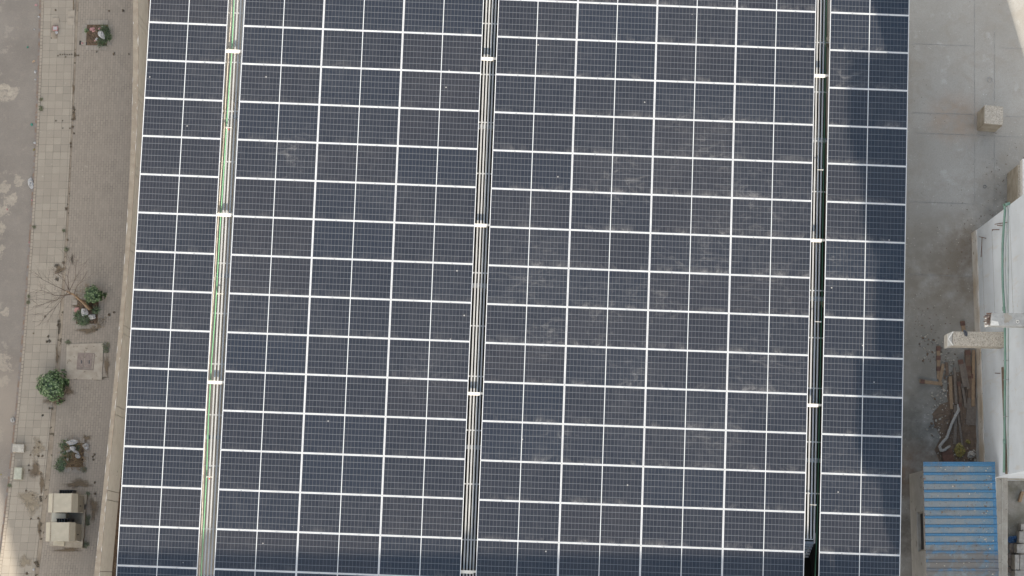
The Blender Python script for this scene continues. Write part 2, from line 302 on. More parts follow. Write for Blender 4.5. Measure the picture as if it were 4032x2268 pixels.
# ------------------------------------------------------------------ mesh helpers
class MB:
    def __init__(s): s.v = []; s.f = []; s.m = []; s.uv = None
    def add(s, vs, fs, mi=0):
        o = len(s.v); s.v += [Vector(x) for x in vs]; s.f += [tuple(i + o for i in f) for f in fs]; s.m += [mi] * len(fs)
    def box(s, x0, y0, z0, x1, y1, z1, mi=0):
        s.add([(x0, y0, z0), (x1, y0, z0), (x1, y1, z0), (x0, y1, z0), (x0, y0, z1), (x1, y0, z1), (x1, y1, z1), (x0, y1, z1)],
              [(0, 3, 2, 1), (4, 5, 6, 7), (0, 1, 5, 4), (1, 2, 6, 5), (2, 3, 7, 6), (3, 0, 4, 7)], mi)
    def prism(s, pts, z0, z1, mi=0):       # pts: counter-clockwise footprint (Vector or tuples)
        n = len(pts)
        a = [(p[0], p[1], z0) for p in pts] + [(p[0], p[1], z1) for p in pts]
        s.add(a, [tuple(range(n - 1, -1, -1)), tuple(range(n, 2 * n))] + [(i, (i + 1) % n, n + (i + 1) % n, n + i) for i in range(n)], mi)
    def bar(s, a, b, w, h, up=Vector((0, 0, 1)), mi=0):   # box from a to b, w wide, h thick, its top face through a and b
        a, b = Vector(a), Vector(b); d = (b - a).normalized(); sd = d.cross(up).normalized(); u2 = sd.cross(d).normalized()
        vs = [p + sd * (sx * w / 2) + u2 * uz for p in (a, b) for sx, uz in ((-1, -h), (1, -h), (1, 0), (-1, 0))]
        s.add(vs, [(0, 1, 2, 3), (7, 6, 5, 4), (0, 4, 5, 1), (1, 5, 6, 2), (2, 6, 7, 3), (3, 7, 4, 0)], mi)
    def tube(s, pts, r, n=8, mi=0, cap=True):
        pts = [Vector(p) for p in pts]; rs = r if isinstance(r, (list, tuple)) else [r] * len(pts)
        o = len(s.v); ref = Vector((.3, .2, 1)).normalized()
        for i, p in enumerate(pts):
            d = (pts[min(i + 1, len(pts) - 1)] - pts[max(i - 1, 0)]).normalized()
            if abs(d.dot(ref)) > .95: ref = Vector((1, .2, .1)).normalized()
            x = d.cross(ref).normalized(); y = d.cross(x)
            s.v += [p + (x * math.cos(6.2832 * k / n) + y * math.sin(6.2832 * k / n)) * rs[i] for k in range(n)]
        for i in range(len(pts) - 1):
            for k in range(n):
                a = o + i * n + k; b2 = o + i * n + (k + 1) % n
                s.f.append((a, b2, b2 + n, a + n)); s.m.append(mi)
        if cap:
            s.f.append(tuple(o + k for k in range(n))); s.m.append(mi)
            s.f.append(tuple(o + (len(pts) - 1) * n + k for k in reversed(range(n)))); s.m.append(mi)
    def build(s, name, mats, parent=None, smooth=False, bevel=0):
        me = bpy.data.meshes.new(name)
        anc = parent
        while anc is not None and not anc.get('_o'): anc = anc.parent
        off = Vector(anc['_o']) if anc is not None else Vector((0, 0, 0))
        me.from_pydata([v - off for v in s.v], [], s.f)
        mats = mats if isinstance(mats, (list, tuple)) else [mats]
        for m_ in mats: me.materials.append(M[m_] if isinstance(m_, str) else m_)
        me.polygons.foreach_set('material_index', s.m)
        if smooth: me.polygons.foreach_set('use_smooth', [True] * len(s.f))
        if s.uv:
            l = me.uv_layers.new(name='UVMap'); k = 0
            for poly in s.uv:
                for c in poly: l.data[k].uv = c; k += 1
        bm = bmesh.new(); bm.from_mesh(me); bmesh.ops.recalc_face_normals(bm, faces=bm.faces)
        if bevel: bmesh.ops.bevel(bm, geom=bm.edges, offset=bevel, segments=1, affect='EDGES')
        bm.to_mesh(me); bm.free(); me.update()
        o = bpy.data.objects.new(name, me); COL.objects.link(o)
        if parent is not None: o.parent = parent
        return o
def tag(o, label=None, cat=None, group=None, kind=None):
    if label: o['label'] = label
    if cat: o['category'] = cat
    if group: o['group'] = group
    if kind: o['kind'] = kind
    return o
ROOTS = []
def thing(name, label, cat, loc, group=None):
    """an Empty at the thing's base; parts are meshed in world coordinates and shifted by its location"""
    o = bpy.data.objects.new(name, None); COL.objects.link(o); o.location = loc; o.empty_display_size = .2
    o['_o'] = list(loc); ROOTS.append(o)
    return tag(o, label, cat, group)
def recentre(o, base):
    """puts a single-mesh thing's origin at its base"""
    base = Vector(base); o.data.transform(Matrix.Translation(-base)); o.location = base
    return o

# ------------------------------------------------------------------ street on the left (level 0)
YS = [0, 760, 1510, 2268]
def curve(vals, y):                          # smooth line through the four measured points
    r = 0.0
    if y < 0: return vals[0] + (vals[1] - vals[0]) / 760 * y * .5
    if y > 2268: return vals[3] + (vals[3] - vals[2]) / 758 * (y - 2268)
    for i in range(4):
        t = 1.0
        for j in range(4):
            if i != j: t *= (y - YS[j]) / (YS[i] - YS[j])
        r += vals[i] * t
    return r
KERB = [162, 131, 76, -10]; TILE_L = [172, 141, 86, 2]; TILE_R = [297, 267, 212, 136]; CHAN_R = [310, 275, 230, 151]
COP_L = [523, 506, 448, 370]; COP_R = [543, 526, 464, 392]
SAMP = list(range(-500, 2801, 50))
def strip(name, left, right, zl, zr, mat, label=None, kind='structure', swap=False, thick=0.12):
    """paved band between two measured lines; UV in metres"""
    mb = MB(); mb.uv = []; prev = None; s = 0.0
    for y in SAMP:
        a = W(curve(left, y) if isinstance(left, list) else left, y, zl); b_ = W(curve(right, y) if isinstance(right, list) else right, y, zr)
        if prev:
            s2 = s + (a - prev[0]).length; w0 = (prev[1] - prev[0]).length; w1 = (b_ - a).length
            mb.add([prev[0], prev[1], b_, a], [(0, 1, 2, 3)])
            q = [(0, s), (w0, s), (w1, s2), (0, s2)]
            if swap: q = [(c[1], c[0]) for c in q]
            mb.uv.append(q)
            if thick:
                d = Vector((0, 0, -thick))
                mb.add([prev[0], a, a + d, prev[0] + d], [(0, 1, 2, 3)]); mb.uv.append([(0, 0)] * 4)
                mb.add([prev[1], b_, b_ + d, prev[1] + d], [(3, 2, 1, 0)]); mb.uv.append([(0, 0)] * 4)
            s = s2
        prev = (a, b_)
    me = mb
    mesh = bpy.data.meshes.new(name); mesh.from_pydata(me.v, [], me.f); mesh.materials.append(M[mat])
    l = mesh.uv_layers.new(name='UVMap'); k = 0
    for poly in me.uv:
        for c in poly: l.data[k].uv = c; k += 1
    o = bpy.data.objects.new(name, mesh); COL.objects.link(o)
    return tag(o, label, None, None, kind)
g = MB(); g.add([(-260, -260, -.02), (260, -260, -.02), (260, 260, -.02), (-260, 260, -.02)], [(0, 1, 2, 3)])
tag(g.build('ground', 'city_ground'), 'dusty brown ground around the buildings', kind='structure')
strip('road', -1400, [v - 1 for v in KERB], .0, .0, 'road_asphalt', 'dusty grey-brown asphalt road with pale worn patches along the kerb', thick=0)
strip('gutter_dirt', [v - 7 for v in KERB], [v + .0 for v in KERB], .006, .012, 'gutter_soil', 'thin line of reddish brown dirt against the kerb', thick=0)
strip('kerb', KERB, TILE_L, .15, .15, 'kerb_stone', 'row of short kerb stones between road and tiled pavement', swap=False, thick=.16)
strip('pavement', [v + .5 for v in TILE_L], TILE_R, .14, .14, 'tile_paving', 'pavement of square sandy tiles beside the kerb')
strip('drain_channel', [v + .4 for v in TILE_R], CHAN_R, .125, .125, 'channel_concrete', 'narrow dirt filled channel between tiles and brick pavers')
strip('brick_footpath', [v + .4 for v in CHAN_R], [v + 14 for v in COP_L], .14, .14, 'brick_paving', 'footpath of small grey-brown brick pavers in running bond', swap=True)
strip('alley_ground', [v + 20 for v in COP_L], [v + 330 for v in COP_R], .02, .02, 'soil', 'bare soil strip between boundary wall and building', thick=0)

# boundary wall: core, panels with piers, coping
ZW = 2.35
bw = thing('boundary_wall', 'long plastered boundary wall with sandy coping beside the brick footpath', 'wall', W(470, 1134, 0))
cop = MB(); core = MB(); pan = MB(); pier = MB(); drip = MB()
def wall_pt(vals, y, z): return W(curve(vals, y), y, z)
GRV = [-245, -214, 53, 84, 356, 387, 652, 683, 949, 982, 1278, 1311, 1597, 1631, 1930, 1967, 2250, 2288, 2570, 2608]
ysw = sorted(set(SAMP + GRV))
for a, c in zip(ysw[:-1], ysw[1:]):
    for tgt, zl, zh, l0, r0 in ((cop, ZW - .06, ZW, 0, 0), (core, .0, ZW - .06, 3, 5)):
        L0, L1 = wall_pt(COP_L, a, ZW) , wall_pt(COP_L, c, ZW); R0, R1 = wall_pt(COP_R, a, ZW), wall_pt(COP_R, c, ZW)
        ins = .03 if tgt is core else 0
        pts = [L0 + Vector((ins, 0, 0)), R0 - Vector((ins + (.03 if tgt is core else 0), 0, 0)), R1 - Vector((ins + (.03 if tgt is core else 0), 0, 0)), L1 + Vector((ins, 0, 0))]
        tgt.prism(pts[::-1], zl, zh)
for i in range(len(GRV) - 1):
    a, c = GRV[i] + 1.2, GRV[i + 1] - 1.2
    tgt = pier if i % 2 == 0 else pan
    n = max(1, int((c - a) / 60)); 
    for k in range(n):
        y0 = a + (c - a) * k / n; y1 = a + (c - a) * (k + 1) / n
        R0, R1 = wall_pt(COP_R, y0, ZW), wall_pt(COP_R, y1, ZW); e = Vector((.06, 0, 0)); f_ = Vector((.0, 0, 0))
        tgt.prism([R1 - e, R0 - e, R0 - f_ - Vector((.004, 0, 0)), R1 - f_ - Vector((.004, 0, 0))], 0, ZW - .064)
core.build('wall_core', 'wall_joint', bw); pan.build('wall_panels', 'wall_plaster', bw); pier.build('piers', 'wall_plaster', bw)
cop.build('coping', 'coping_stone', bw)
# whitish paint drips along both coping edges
rnd = random.Random(5)
y = -60
while y < 2300:
    ln = rnd.uniform(10, 60)
    if rnd.random() < .62:
        side, dx = ((COP_L, 2), (COP_R, -1.4))[rnd.random() < .45]
        w_ = rnd.uniform(1.5, 4); k = 6
        P0 = []; P1 = []
        for j in range(k + 1):
            yy = y + ln * j / k; x = curve(side, yy); q = w_ * math.sin(math.pi * (j + .3) / (k + .6)) * rnd.uniform(.6, 1.1) * (1 if side is COP_L else -1)
            P0.append(W(x, yy, ZW + .004)); P1.append(W(x + q, yy, ZW + .004))
        for j in range(k): drip.add([P0[j], P1[j], P1[j + 1], P0[j + 1]], [(0, 1, 2, 3)])
    y += ln * rnd.uniform(.6, 1.6)
drip.build('paint_drips', 'render_drip', bw)

# ------------------------------------------------------------------ vegetation and litter helpers
def leafy(mb, c, rx, rz, n, size, rnd, mats=3, round_leaf=True, flat=.4):
    """many small leaf faces on and in a dome"""
    for i in range(n):
        a = rnd.uniform(0, 6.283); el = math.asin(rnd.uniform(0, 1)); r = rnd.uniform(.45, 1) ** .5 * (1 + .18 * math.sin(3 * a + c[0]) + .1 * math.sin(7 * a))
        p = Vector(c) + Vector((math.cos(a) * math.cos(el) * rx * r, math.sin(a) * math.cos(el) * rx * r, (.15 + math.sin(el)) * rz * r))
        nrm = (Vector((math.cos(a) * math.cos(el), math.sin(a) * math.cos(el), math.sin(el) + flat)) + Vector((rnd.uniform(-.5, .5), rnd.uniform(-.5, .5), rnd.uniform(-.2, .5)))).normalized()
        t = nrm.cross(Vector((rnd.uniform(-1, 1), rnd.uniform(-1, 1), rnd.uniform(-1, 1)))).normalized(); s_ = nrm.cross(t)
        L = size * rnd.uniform(.7, 1.25); Wd = L * (.36 if round_leaf else .12)
        mi = min(mats - 1, int(rnd.random() ** 1.3 * mats))
        mb.add([p - t * L * .5, p - t * L * .15 + s_ * Wd - nrm * .01, p + t * L * .25 + s_ * Wd * .85, p + t * L * .5 - nrm * .02, p + t * L * .25 - s_ * Wd * .85, p - t * L * .15 - s_ * Wd - nrm * .01],
               [(0, 1, 2, 3, 4, 5)], mi)
def rosettes(mb, c, rx, rz, n, size, rnd):
    """big leaved shrub: whorls of broad leaves with a pale heart"""
    for i in range(n):
        a = i * 2.39996; q = math.sqrt((i + .5) / n); el = math.acos(min(1, q))
        q *= 1 + .22 * math.sin(3 * a + rx * 40) + .12 * math.sin(5 * a + 1) + rnd.uniform(-.08, .08); el = math.acos(min(1, max(0, q * .9)))
        p = Vector(c) + Vector((math.cos(a) * q * rx, math.sin(a) * q * rx, (.2 + math.sin(el) * .9) * rz)) * 1.0 + Vector((rnd.uniform(-.05, .05), rnd.uniform(-.05, .05), rnd.uniform(-.06, .06)))
        ax = (Vector((math.cos(a) * q, math.sin(a) * q, 1.1 - q * .6)) + Vector((rnd.uniform(-.2, .2), rnd.uniform(-.2, .2), 0))).normalized()
        t = ax.cross(Vector((.3, .8, .1))).normalized(); s_ = ax.cross(t)
        for k in range(7):
            b_ = k * 2.4 + i; out = t * math.cos(b_) + s_ * math.sin(b_); sz = size * (1.15 if k > 3 else .75 if k > 1 else .4) * rnd.uniform(.8, 1.2)
            dz = ax * (.05 if k < 2 else .02 if k < 4 else -.03); lat = ax.cross(out)
            root = p + dz; mi = 2 if k < 2 else (1 if k < 5 else 0)
            mb.add([root, root + out * sz * .35 + lat * sz * .36 + ax * .012, root + out * sz * .75 + lat * sz * .3, root + out * sz - ax * .015, root + out * sz * .75 - lat * sz * .3, root + out * sz * .35 - lat * sz * .36 + ax * .012],
                   [(0, 1, 2, 3, 4, 5)], mi)
def grassy(mb, c, rx, n, h, rnd, mats=3, w=.012):
    for i in range(n):
        a = rnd.uniform(0, 6.283); r = rx * rnd.random() ** .6
        p = Vector(c) + Vector((math.cos(a) * r, math.sin(a) * r, 0)); b_ = rnd.uniform(0, 6.283); o = Vector((math.cos(b_), math.sin(b_), 0)); hh = h * rnd.uniform(.4, 1.1)
        q = p + o * hh * .5 + Vector((0, 0, hh * .8)); e = q + o * hh * .6 + Vector((0, 0, -hh * .1)); s_ = Vector((-o.y, o.x, 0)) * w
        mi = min(mats - 1, int(rnd.random() * mats))
        mb.add([p - s_, p + s_, q + s_ * .8, q - s_ * .8, e], [(0, 1, 2, 3), (3, 2, 4)], mi)
def crumple(name, label, cat, c, rx, ry, h, mat, rot=0, seed=1, group=None, n=9, parent=None):
    """crumpled film: an irregular outline, deep creases"""
    r = random.Random(seed); mb = MB(); c = Vector(c); idx = {}
    lobes = [r.uniform(.65, 1.1) for _ in range(9)]
    for i in range(n):
        for j in range(n):
            x = (i / (n - 1) - .5) * 2; y_ = (j / (n - 1) - .5) * 2
            a = math.atan2(y_, x); m_ = max(abs(x), abs(y_)); k = (a / 6.2832 % 1) * 9; lo = lobes[int(k) % 9] * (1 - k % 1) + lobes[(int(k) + 1) % 9] * (k % 1)
            X = math.cos(a) * m_ * lo * rx; Y = math.sin(a) * m_ * lo * ry
            z = h * (.25 + .75 * abs(noise.noise(Vector((x * 2.2 + seed, y_ * 2.2, seed * 1.7)))) * 2.2) * (1 - .75 * m_ ** 3)
            z += h * .25 * r.uniform(0, 1) * (1 - m_ ** 2) + .004
            ca, sa = math.cos(rot), math.sin(rot)
            mb.v.append(c + Vector((X * ca - Y * sa, X * sa + Y * ca, z)))
    for i in range(n - 1):
        for j in range(n - 1):
            a = i * n + j; mb.f.append((a, a + n, a + n + 1, a + 1)); mb.m.append(0)
    o = mb.build(name, mat, parent)
    if parent is None: recentre(o, c); tag(o, label, cat, group)
    return o
def stone(mb, c, r, rnd, mi=0):
    c = Vector(c); t = (1 + 5 ** .5) / 2
    vs = [(-1, t, 0), (1, t, 0), (-1, -t, 0), (1, -t, 0), (0, -1, t), (0, 1, t), (0, -1, -t), (0, 1, -t), (t, 0, -1), (t, 0, 1), (-t, 0, -1), (-t, 0, 1)]
    fs = [(0, 11, 5), (0, 5, 1), (0, 1, 7), (0, 7, 10), (0, 10, 11), (1, 5, 9), (5, 11, 4), (11, 10, 2), (10, 7, 6), (7, 1, 8), (3, 9, 4), (3, 4, 2), (3, 2, 6), (3, 6, 8), (3, 8, 9), (4, 9, 5), (2, 4, 11), (6, 2, 10), (8, 6, 7), (9, 8, 1)]
    sx, sy, sz = rnd.uniform(.6, 1.2), rnd.uniform(.6, 1.2), rnd.uniform(.4, .7); rot = Matrix.Rotation(rnd.uniform(0, 6.28), 3, 'Z')
    mb.add([c + rot @ (Vector((v[0] * sx, v[1] * sy, v[2] * sz)) * (r * .53 * rnd.uniform(.8, 1.15))) for v in vs], fs, mi)
def prect(px0, py0, px1, py1, z, skew=.04):
    """footprint of a rectangle given by two photo corners, turned like the street"""
    k = (py1 - py0) * .06
    return [W(px0 + k, py0, z), W(px1 + k, py0, z), W(px1, py1, z), W(px0, py1, z)]
def pit(name, label, px0, py0, px1, py1):
    """tree pit: sunken look from a soil sheet with a dark rim of kerb bricks"""
    t = thing(name, label, 'planting pit', W((px0 + px1) / 2, (py0 + py1) / 2, .14))
    P = prect(px0, py0, px1, py1, .144)
    s_ = MB(); n = 12; r = random.Random(int(px0)); vs = []
    for i in range(n + 1):
        for j in range(n + 1):
            a = P[0].lerp(P[1], i / n); b_ = P[3].lerp(P[2], i / n); q = a.lerp(b_, j / n); e = min(i, j, n - i, n - j)
            vs.append(q + Vector((0, 0, .002 + (0 if e == 0 else r.uniform(.0, .045)))))
    s_.add(vs, [(i * (n + 1) + j, i * (n + 1) + j + 1, (i + 1) * (n + 1) + j + 1, (i + 1) * (n + 1) + j) for i in range(n) for j in range(n)])
    s_.build('soil_bed', 'soil', t)
    e = MB(); z1 = .19
    for a, b_ in ((0, 1), (1, 2), (2, 3), (3, 0)):
        d = (P[b_] - P[a]); L = d.length; d.normalize(); nrm = Vector((d.y, -d.x, 0)) * -1
        cen = (P[0] + P[2]) / 2
        if (P[a] + nrm * .1 - cen).length < (P[a] - cen).length: nrm = -nrm
        k = max(3, int(L / .1)); 
        for q in range(k):
            p0 = P[a] + d * (L * q / k + .004); p1 = P[a] + d * (L * (q + 1) / k - .004); j = nrm * .0
            w_ = nrm * .19; zt = .150 + r.uniform(0, .012)
            e.prism([p0 + j, p1 + j, p1 + w_, p0 + w_], .10, zt)
    e.build('edging_bricks', 'brick_edge', t)
    return t
rnd = random.Random(11)

# --- pit with grey green weeds at the top
pit('planting_pit', 'square planting pit with dry soil and litter at the top of the footpath', 338, 97, 421, 179)
w = MB(); 
for (x, y, r) in ((410, 122, .24), (418, 135, .2), (402, 168, .22), (425, 150, .14), (412, 160, .18), (418, 118, .14)):
    c = W(x, y, .15); leafy(w, c, r * .8, .2, 60, .07, rnd, 3, False); grassy(w, c, r * .85, 60, .18, rnd)
o = w.build('weed_bush', ['weed_dark', 'weed_green', 'leaf_mid']); recentre(o, W(412, 140, .15)); tag(o, 'grey-green feathery weed bush in the topmost planting pit', 'weed bush')
w = MB(); c = W(341, 121, .15); leafy(w, c, .09, .15, 70, .06, rnd); o = w.build('weed_plant', ['leaf_mid', 'leaf_light', 'weed_green']); recentre(o, c); tag(o, 'small bright green weed at the left edge of the topmost pit', 'weed')
crumple('plastic_rag', 'pale grey plastic rag lying over the weeds of the topmost pit', 'rag', W(400, 138, .30), .14, .22, .06, 'plastic_white', .5, 3)
for i, (x, y, mt, rx, ry, rot, lab) in enumerate(((362, 114, 'litter_red', .12, .06, .3, 'red and white torn wrapper near the top left of the topmost pit'), (392, 113, 'litter_red', .10, .05, .7, 'dark red wrapper beside the weeds of the topmost pit'),
        (368, 122, 'litter_pink', .09, .05, .5, 'faded pink wrapper strip on the soil of the topmost pit'), (380, 155, 'plastic_white', .06, .07, .2, 'small bright white wrapper with red end in the topmost pit'), (375, 160, 'litter_red', .05, .04, .6, 'small red scrap in the topmost pit, touching the white wrapper'),
        (407, 105, 'plastic_white', .09, .03, .1, 'flat grey wrapper at the top edge of the topmost pit'))):
    crumple('wrapper', lab, 'litter', W(x, y, .19), rx, ry, .03, mt, rot, 20 + i, n=6)
k = MB(); k.prism([W(316, 164, 0), W(331, 164, 0), W(330, 180, 0), W(315, 180, 0)][::-1], .146, .151); k.prism([W(338, 169, 0), W(346, 169, 0), W(345, 180, 0), W(337, 180, 0)][::-1], .146, .1515)
o = k.build('paver_hole', 'opening_shade'); recentre(o, W(325, 172, .145)); tag(o, 'dark gap of missing pavers at the corner of the topmost pit', 'paving gap')  # flat near-black plates stand in for the shade in the gap
crumple('can', 'crushed red drink carton lying in the gap of missing pavers', 'litter', W(324, 170, .15), .06, .05, .05, 'litter_red', .4, 31, n=5)
# missing tile with a box
o = MB(); o.prism([W(205, 104, 0), W(231, 104, 0), W(230, 156, 0), W(203, 156, 0)][::-1], .142, .146)
o = o.build('missing_tile', 'channel_concrete'); recentre(o, W(217, 130, .142)); tag(o, 'sunken bare spot of two missing pavement tiles', 'paving gap')
bx = thing('cardboard_box', 'small red and white printed box lying in the missing tile spot', 'box', W(220, 114, .146))
q = MB(); c = W(220, 114, .146); q.box(c.x - .10, c.y - .09, c.z, c.x + .10, c.y + .09, c.z + .12); q.build('box_body', 'litter_red', bx, bevel=.004)
q = MB(); q.box(c.x - .075, c.y - .065, c.z + .12, c.x + .075, c.y + .065, c.z + .123); q.build('box_lid', 'plastic_white', bx)
cu = MB(); c = W(224, 130, .15); cu.tube([c, c + Vector((0, 0, .08))], [.05, .062], 14); o = cu.build('plastic_cup', 'plastic_white'); recentre(o, c); tag(o, 'clear plastic cup lying just below the red and white box', 'cup')
# loose tilted tiles
tl = thing('loose_tiles', 'three slightly lifted square tiles near the missing tile spot', 'paving tile', W(235, 85, .14))
for (x, y, dz) in ((281, 55, .03), (219, 85, .035), (279, 84, .025)):
    q = MB(); a = W(x, y, .146); s_ = .142
    q.add([a + Vector((-s_, -s_, .001)), a + Vector((s_, -s_, .001)), a + Vector((s_, s_, dz)), a + Vector((-s_, s_, dz * .8)), a + Vector((-s_, -s_, -.03)), a + Vector((s_, -s_, -.03)), a + Vector((s_, s_, -.03)), a + Vector((-s_, s_, -.03))],
          [(0, 1, 2, 3), (0, 4, 5, 1), (1, 5, 6, 2), (2, 6, 7, 3), (3, 7, 4, 0)]); q.build('tile', 'tile_plain', tl)

# --- pit with bare tree
pit('planting_pit', 'planting pit around the bare tree, overgrown with bushes', 299, 1180, 384, 1275)
tr = thing('bare_tree', 'leafless young tree with pale trunk and fine spreading twigs', 'tree', W(352, 1212, .15))
base = W(352, 1212, .15); fork = W(292, 1161, 2.4); top2 = W(262, 1146, 3.1)
t_ = MB(); t_.tube([base + Vector((.05, -.03, -.05)), base + Vector((-.02, .0, .35)), base.lerp(fork, .3), base.lerp(fork, .65), fork, top2], [.11, .07, .06, .048, .036, .026], 10)
t_.build('trunk', 'bark_pale', tr, smooth=True)
br_ = MB(); trnd = random.Random(4)
def limb(p, d, L, r, depth):
    n = 5; pts = [p]; dd = d.normalized()
    for i in range(n):
        dd = (dd + Vector((trnd.uniform(-.16, .16), trnd.uniform(-.16, .16), trnd.uniform(-.08, .14)))).normalized(); pts.append(pts[-1] + dd * L / n)
    br_.tube(pts, [r * (1 - .6 * i / n) for i in range(n + 1)], 5 if depth > 1 else 4, cap=False)
    if depth > 0:
        for k in range(3 if depth > 1 else 4):
            j = trnd.choice((1, 2, 3, 4, 5)); q = pts[j]
            s_ = Vector((trnd.uniform(-1, 1), trnd.uniform(-1, 1), trnd.uniform(-.25, .6)))
            limb(q, (dd * 1.1 + s_ * .75), L * trnd.uniform(.45, .7), r * .5, depth - 1)
for (x, y, z, L) in ((127, 1063, 3.9, .5), (125, 1210, 3.6, .5), (155, 1280, 3.2, .5), (265, 1000, 4.2, .5), (310, 1010, 3.6, .5), (225, 1060, 4.4, .6), (125, 1140, 4.2, .5), (330, 1090, 3.0, .4), (190, 1185, 4.4, .5)):
    e = W(x, y, z); s0 = fork.lerp(top2, trnd.random()); d = e - s0
    m1 = s0.lerp(e, .4) + Vector((trnd.uniform(-.12, .12), trnd.uniform(-.12, .12), -.15)); m2 = s0.lerp(e, .72) + Vector((trnd.uniform(-.1, .1), trnd.uniform(-.1, .1), -.08))
    br_.tube([s0, s0.lerp(m1, .5) , m1, m2, e], [.019, .015, .011, .007, .0035], 5, cap=False)
    for q, LL in ((m1, .75), (m1, .6), (m2, .55), (m2, .5), (m1.lerp(m2, .5), .65), (s0.lerp(m1, .6), .7), (m2.lerp(e, .5), .35)):
        limb(q, (e - s0).normalized() + Vector((trnd.uniform(-.9, .9), trnd.uniform(-.9, .9), trnd.uniform(-.3, .4))), LL * trnd.uniform(.8, 1.2), .0055, 1)
br_.build('branches', 'bark', tr)
def shrub(name, label, px, py, rx, rz, n, size, seed):
    r = random.Random(seed); t = thing(name, label, 'shrub', W(px, py, .14)); c = W(px, py, .14)
    f = MB(); rosettes(f, c, rx, rz, n, size, r); leafy(f, c, rx * .8, rz * .7, n * 5, size, r, 2); f.build('foliage', ['leaf_dark', 'leaf_mid', 'leaf_light'], t)
    s_ = MB()
    for k in range(7):
        a = k * .9; s_.tube([c, c + Vector((math.cos(a) * rx * .3, math.sin(a) * rx * .3, rz * .5)), c + Vector((math.cos(a) * rx * .65, math.sin(a) * rx * .65, rz * .85))], [.02, .015, .008], 5)
    s_.build('stem', 'bark', t)
shrub('shrub', 'bushy shrub with broad pale-hearted leaves beside the bare tree', 376, 1167, .36, .62, 44, .12, 3)
shrub('shrub', 'round broad-leaved green shrub standing on the tiled pavement', 215, 1522, .60, .75, 80, .135, 5)
w = MB()
for (x, y, r) in ((318, 1252, .24), (338, 1264, .18), (306, 1240, .14), (380, 1222, .12), (325, 1268, .14)):
    c = W(x, y, .15); grassy(w, c, r * .8, 90, .2, rnd); leafy(w, c, r * .7, .14, 35, .06, rnd, 3, False)
o = w.build('weed_bush', ['weed_dark', 'weed_green', 'leaf_mid']); recentre(o, W(330, 1250, .15)); tag(o, 'low dark green spiky weeds at the foot of the bare tree', 'weed bush')
w = MB()
for (x, y, r) in ((325, 1150, .30), (345, 1135, .2), (310, 1165, .2), (400, 1260, .2), (392, 1285, .14), (370, 1295, .12), (325, 1200, .18)):
    c = W(x, y, .15); grassy(w, c, r * 1.1, 42, .12, rnd, 2, .006)
o = w.build('dry_grass', ['weed_dry', 'dry_stalk']); tag(o, 'dry brown grass around the pit of the bare tree', kind='stuff')
crumple('plastic_bag', 'grey-white plastic bag caught below the trunk of the bare tree', 'plastic bag', W(333, 1228, .25), .17, .17, .10, 'plastic_white', .2, 51)
crumple('plastic_bag', 'torn grey-white plastic bag right of the other one under the tree', 'plastic bag', W(364, 1246, .25), .17, .12, .10, 'plastic_white', .1, 57)
st = MB(); stone(st, W(304, 1221, .19), .12, rnd); o = st.build('stone', 'litter_pink'); recentre(o, W(304, 1221, .14)); tag(o, 'rounded pink stone at the left edge of the bare tree pit', 'stone')

# --- pit with rubbish
pit('planting_pit', 'planting pit full of dry roots and white rubbish near the cabinets', 253, 1745, 327, 1840)
w = MB()
for (x, y, r) in ((240, 1828, .24), (250, 1815, .24), (262, 1790, .25), (258, 1752, .22), (280, 1760, .2), (238, 1842, .15), (300, 1765, .15)):
    c = W(x, y, .15); grassy(w, c, r * .9, 90, .16, rnd); leafy(w, c, r * .7, .12, 35, .05, rnd, 3, False)
o = w.build('weed_bush', ['weed_dark', 'weed_green', 'leaf_mid']); recentre(o, W(250, 1800, .15)); tag(o, 'ragged green weeds spilling from the rubbish filled pit', 'weed bush')
w = MB()
for i in range(190):
    a = W(rnd.uniform(262, 328), rnd.uniform(1745, 1838), .16 + rnd.uniform(0, .15)); b_ = rnd.uniform(0, 6.28); L = rnd.uniform(.1, .3)
    m_ = a + Vector((math.cos(b_) * L, math.sin(b_) * L, rnd.uniform(0, .08))); w.tube([a, m_, m_ + Vector((rnd.uniform(-.1, .1), rnd.uniform(-.1, .1), -.04))], .006, 4)
o = w.build('dry_stalks', 'dry_stalk'); tag(o, 'tangle of dry stalks in the rubbish filled pit', kind='stuff')
for i, (x, y, z, rx, ry, rot, lab) in enumerate(((283, 1741, .3, .24, .12, .2, 'big white plastic bag, topmost in the rubbish pit'), (340, 1757, .2, .13, .16, .9, 'pale torn plastic sheet on pavers right of the rubbish pit'),
        (287, 1766, .33, .15, .09, -.3, 'middle white plastic bag in the rubbish pit'), (271, 1775, .3, .11, .06, .4, 'small dull plastic bag left of middle in the rubbish pit'),
        (299, 1778, .33, .16, .06, -.5, 'rolled white paper across the rubbish pit'), (307, 1795, .3, .10, .12, .6, 'pointed white plastic piece, lowest in the rubbish pit'), (266, 1808, .3, .05, .06, 0, 'tiny bright white scrap among green weeds of the rubbish pit'))):
    crumple('plastic_bag', lab, 'plastic bag', W(x, y, z), rx, ry, .08, 'plastic_white', rot, 70 + i)

